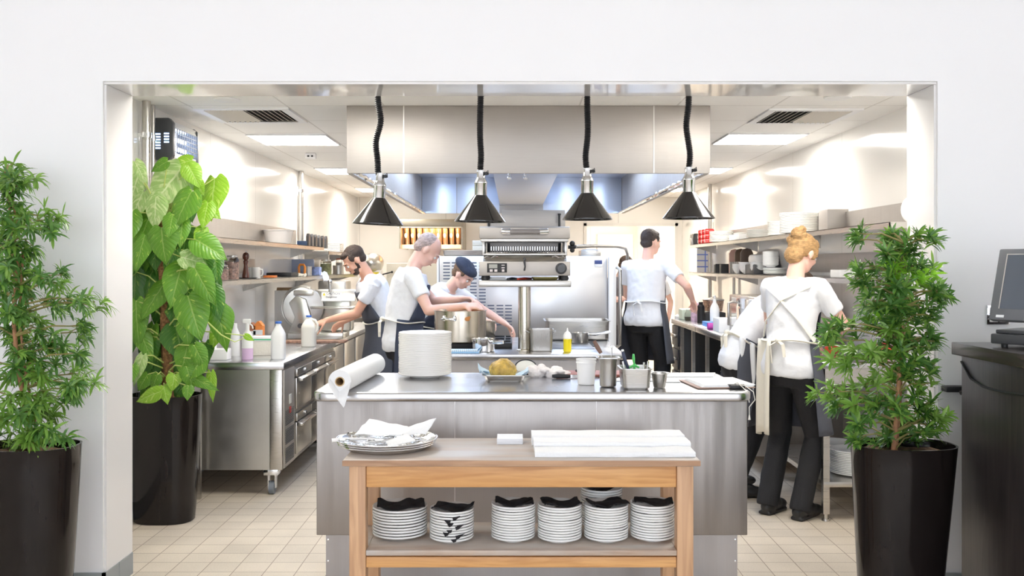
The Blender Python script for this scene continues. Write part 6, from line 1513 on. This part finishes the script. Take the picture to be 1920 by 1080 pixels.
cl = [(18,312,22,1),(10,345,20),(55,338,14,1),(28,370,14),(18,398,22),(60,412,22),(85,405,20,1),(108,412,14,1),(20,440,24),(50,450,22),(95,430,14),(12,475,24),(45,485,24),(58,470,12),(20,515,26),(50,520,22),(85,522,20),(112,530,14,1),(118,515,12),(15,555,22),(42,548,14),
      (88,563,15),(105,572,13),(128,566,15),(158,563,16),(178,566,18,1),(40,585,14),(20,600,22),(62,612,20,1),(88,618,20),(50,590,12),(20,640,24),(48,640,22),(78,648,22),(105,640,14),(155,622,16),(158,612,12),(30,670,24),(60,672,22),(88,678,18),(125,655,14),(145,662,12),
      (15,705,26,1),(48,708,26,1),(80,700,20,1),(118,716,16),(150,700,20,1),(165,712,16,1),(140,728,14),(25,740,26,1),(60,742,26,1),(92,745,22,1),(118,742,14),(30,775,26,1),(65,775,24,1),(92,770,18,1),(30,812,20,1),(62,810,20,1),(88,812,22),(110,815,18),(50,835,16,1),(25,838,14),
      (-20,330,20),(-25,400,25),(-30,460,28),(-40,530,28),(-40,610,30),(-60,680,30),(-40,740,30),(-20,800,24)]
shrub('tall narrow-leaved shrub in glossy dark planter at far left of the opening', -1.975, 3.88, [(62,838,0),(48,770,.01),(34,690,-.02),(26,610,.0),(28,540,.02),(33,480,0),(22,420,.0),(12,350,.02),(10,320,0)], cl, None, .0, lf=1.15, dr_=(.8,2.0))
cr = [(1618,440,18),(1610,448,10),(1680,443,16),(1662,440,10),(1700,455,14),(1728,445,18),(1745,450,14),(1690,470,18),(1672,482,18),(1705,478,16),(1606,500,20),(1628,505,22),(1605,522,18),(1650,512,22),(1678,505,16,2),(1690,500,14,2),(1715,500,18),(1735,505,18),(1738,522,22,2),(1718,525,18,2),(1765,545,14),(1775,552,14),
      (1622,540,20),(1650,545,24),(1680,540,24),(1708,548,22),(1740,548,20,1),(1630,565,18),(1665,570,22),(1700,572,22),(1730,570,22),(1755,566,12),(1640,585,20,1),(1650,600,16,2),(1685,600,24),(1715,598,22),(1740,590,16),(1560,610,20),(1548,620,16),(1580,612,16),(1605,618,18),(1640,620,24),(1675,622,24),(1705,620,20),
      (1560,640,16,1),(1590,650,22,1),(1620,650,24,1),(1655,648,24),(1688,645,22,1),(1575,672,20,1),(1605,680,24,1),(1640,680,24),(1672,680,24,1),(1718,640,16),(1735,650,16),(1752,640,18),(1745,632,14),(1700,670,20),(1720,680,14),(1745,690,12),
      (1533,735,14,1),(1548,735,20,1),(1570,742,22,1),(1596,735,24,1),(1560,760,12),(1625,720,24,1),(1655,715,24,1),(1688,708,20),(1712,712,16),(1735,722,20,1),(1590,765,18),(1620,755,24,1),(1652,752,26),(1685,750,24,1),(1715,755,20),(1738,765,18),(1760,775,20,1),(1773,782,14,1),(1750,798,16),
      (1605,800,14),(1628,795,22),(1660,790,24,1),(1695,790,24),(1725,795,18),(1612,818,14),(1645,818,20),(1680,818,20),(1712,818,18),(1735,812,14)]
shrub('bushy narrow-leaved shrub in glossy dark planter at right of the opening', 1.595, 3.9, [(1675,835,0),(1682,770,.01),(1686,700,0),(1690,640,.02),(1684,580,0),(1678,530,.0),(1686,480,.02),(1695,455,0)], cr, None, -.018, .204, .15)
# pothos on a moss pole inside the kitchen
cx, cy = -1.985, 5.44; t = thing('potted_pothos', 'climbing pothos with big heart-shaped leaves in tall dark planter inside the kitchen', 'potted plant', (cx, cy, 0)); planter(t, .205, .165, .715)
O = V((cx, cy, 0))
pole = [at(315,735,cy)-O, at(312,640,cy)-O, at(308,520,cy)-O, at(308,400,cy)-O]; pole[0].z = .69
b = B(); b.tube([pole[0].lerp(pole[1], k/8) for k in range(8)]+[pole[1].lerp(pole[2], k/8) for k in range(8)]+[pole[2].lerp(pole[3], k/8) for k in range(9)], .032, 12)
for v in b.bm.verts: v.co += rv()*.004
b.make('moss_pole', mat('coir_pole', (.24,.12,.05), .95, bump=1, bscale=80, var=.5, vscale=60), t)
# leaf: centre px, centre py, length px, width px, tip direction in the picture (degrees, 0 right, 90 down), tone
G, D, Pp, Yy = 0, 1, 2, 3
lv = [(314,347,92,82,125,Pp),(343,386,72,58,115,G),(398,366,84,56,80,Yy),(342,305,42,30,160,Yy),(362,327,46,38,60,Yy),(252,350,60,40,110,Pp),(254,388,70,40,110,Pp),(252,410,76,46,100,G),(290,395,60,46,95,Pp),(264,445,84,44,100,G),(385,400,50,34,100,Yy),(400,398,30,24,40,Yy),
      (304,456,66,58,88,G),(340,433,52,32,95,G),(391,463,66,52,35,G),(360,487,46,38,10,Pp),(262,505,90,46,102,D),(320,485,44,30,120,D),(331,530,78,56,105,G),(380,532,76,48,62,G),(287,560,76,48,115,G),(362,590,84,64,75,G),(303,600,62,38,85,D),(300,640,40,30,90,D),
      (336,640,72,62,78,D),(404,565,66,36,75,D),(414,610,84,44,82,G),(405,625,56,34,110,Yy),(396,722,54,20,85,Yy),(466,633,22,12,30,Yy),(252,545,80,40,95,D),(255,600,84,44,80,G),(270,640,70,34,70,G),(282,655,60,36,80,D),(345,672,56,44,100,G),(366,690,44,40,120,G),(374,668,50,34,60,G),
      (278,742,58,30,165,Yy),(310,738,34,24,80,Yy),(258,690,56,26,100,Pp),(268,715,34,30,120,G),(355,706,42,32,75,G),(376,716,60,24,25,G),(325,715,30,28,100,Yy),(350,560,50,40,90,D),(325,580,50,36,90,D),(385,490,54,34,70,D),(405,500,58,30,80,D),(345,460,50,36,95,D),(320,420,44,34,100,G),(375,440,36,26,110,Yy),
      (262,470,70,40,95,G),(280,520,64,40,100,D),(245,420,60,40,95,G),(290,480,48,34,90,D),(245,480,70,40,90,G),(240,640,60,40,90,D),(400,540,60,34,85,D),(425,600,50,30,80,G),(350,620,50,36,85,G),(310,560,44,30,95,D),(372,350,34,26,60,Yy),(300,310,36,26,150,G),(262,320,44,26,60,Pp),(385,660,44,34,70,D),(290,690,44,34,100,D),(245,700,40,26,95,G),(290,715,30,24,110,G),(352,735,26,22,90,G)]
L = Leaves(); st = B()
for i, (px, py, lp, wp, dg, tone) in enumerate(lv):
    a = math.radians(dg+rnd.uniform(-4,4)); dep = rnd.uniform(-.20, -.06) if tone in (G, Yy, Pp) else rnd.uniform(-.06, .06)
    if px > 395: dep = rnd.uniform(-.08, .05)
    Y = cy+dep; sc = Y/F; Lm, Wm = lp*sc*1.06, wp*sc*.98
    d = V((math.cos(a), 0, -math.sin(a))); ctr = at(px, py, Y)-O; nrm = V((rnd.uniform(-.35,.35), -1, rnd.uniform(.05,.55))).normalized()
    d = (d-nrm*d.dot(nrm)).normalized(); p = ctr-d*Lm*.42
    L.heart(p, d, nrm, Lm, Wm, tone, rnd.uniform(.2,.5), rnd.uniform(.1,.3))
    k = min(1, max(0, (ctr.z+.06-pole[0].z)/(pole[3].z-pole[0].z))); q = pole[0].lerp(pole[3], k); q.z -= .06
    st.tube([q, q.lerp(p, .5)+V((0,-.03,.03)), p], [.005,.004,.003], 6)
for i in range(46):
    z = rnd.uniform(.78, 1.92); k = (z-pole[0].z)/(pole[3].z-pole[0].z); q = pole[0].lerp(pole[3], min(1, k)); ang = rnd.uniform(0, 2*PI); rr = rnd.uniform(.05,.16)
    p = V((q.x+rr*math.cos(ang)*.9, q.y+abs(rr*math.sin(ang))*.7, z)); p.x = max(p.x, WL+.06-cx)
    nrm = V((math.cos(ang)*.5, -.8, rnd.uniform(.1,.6))).normalized(); d = V((math.cos(ang)*.4, rnd.uniform(-.3,.3), -1))
    Lm = rnd.uniform(.13,.22); L.heart(p, d, nrm, Lm, Lm*.72, rnd.choice([G, D, D]), .4, .2); st.tube([q, p], [.004,.003], 5)
st.tube([at(385,600,cy-.1)-O, at(415,628,cy-.12)-O, at(440,641,cy-.12)-O, at(458,634,cy-.1)-O], [.005,.004,.003,.002], 6)
st.make('stems', mat('pothos_stem', (.42,.50,.14), .5), t); 
for v in L.v: v.x = max(v.x, WL+.004-cx)
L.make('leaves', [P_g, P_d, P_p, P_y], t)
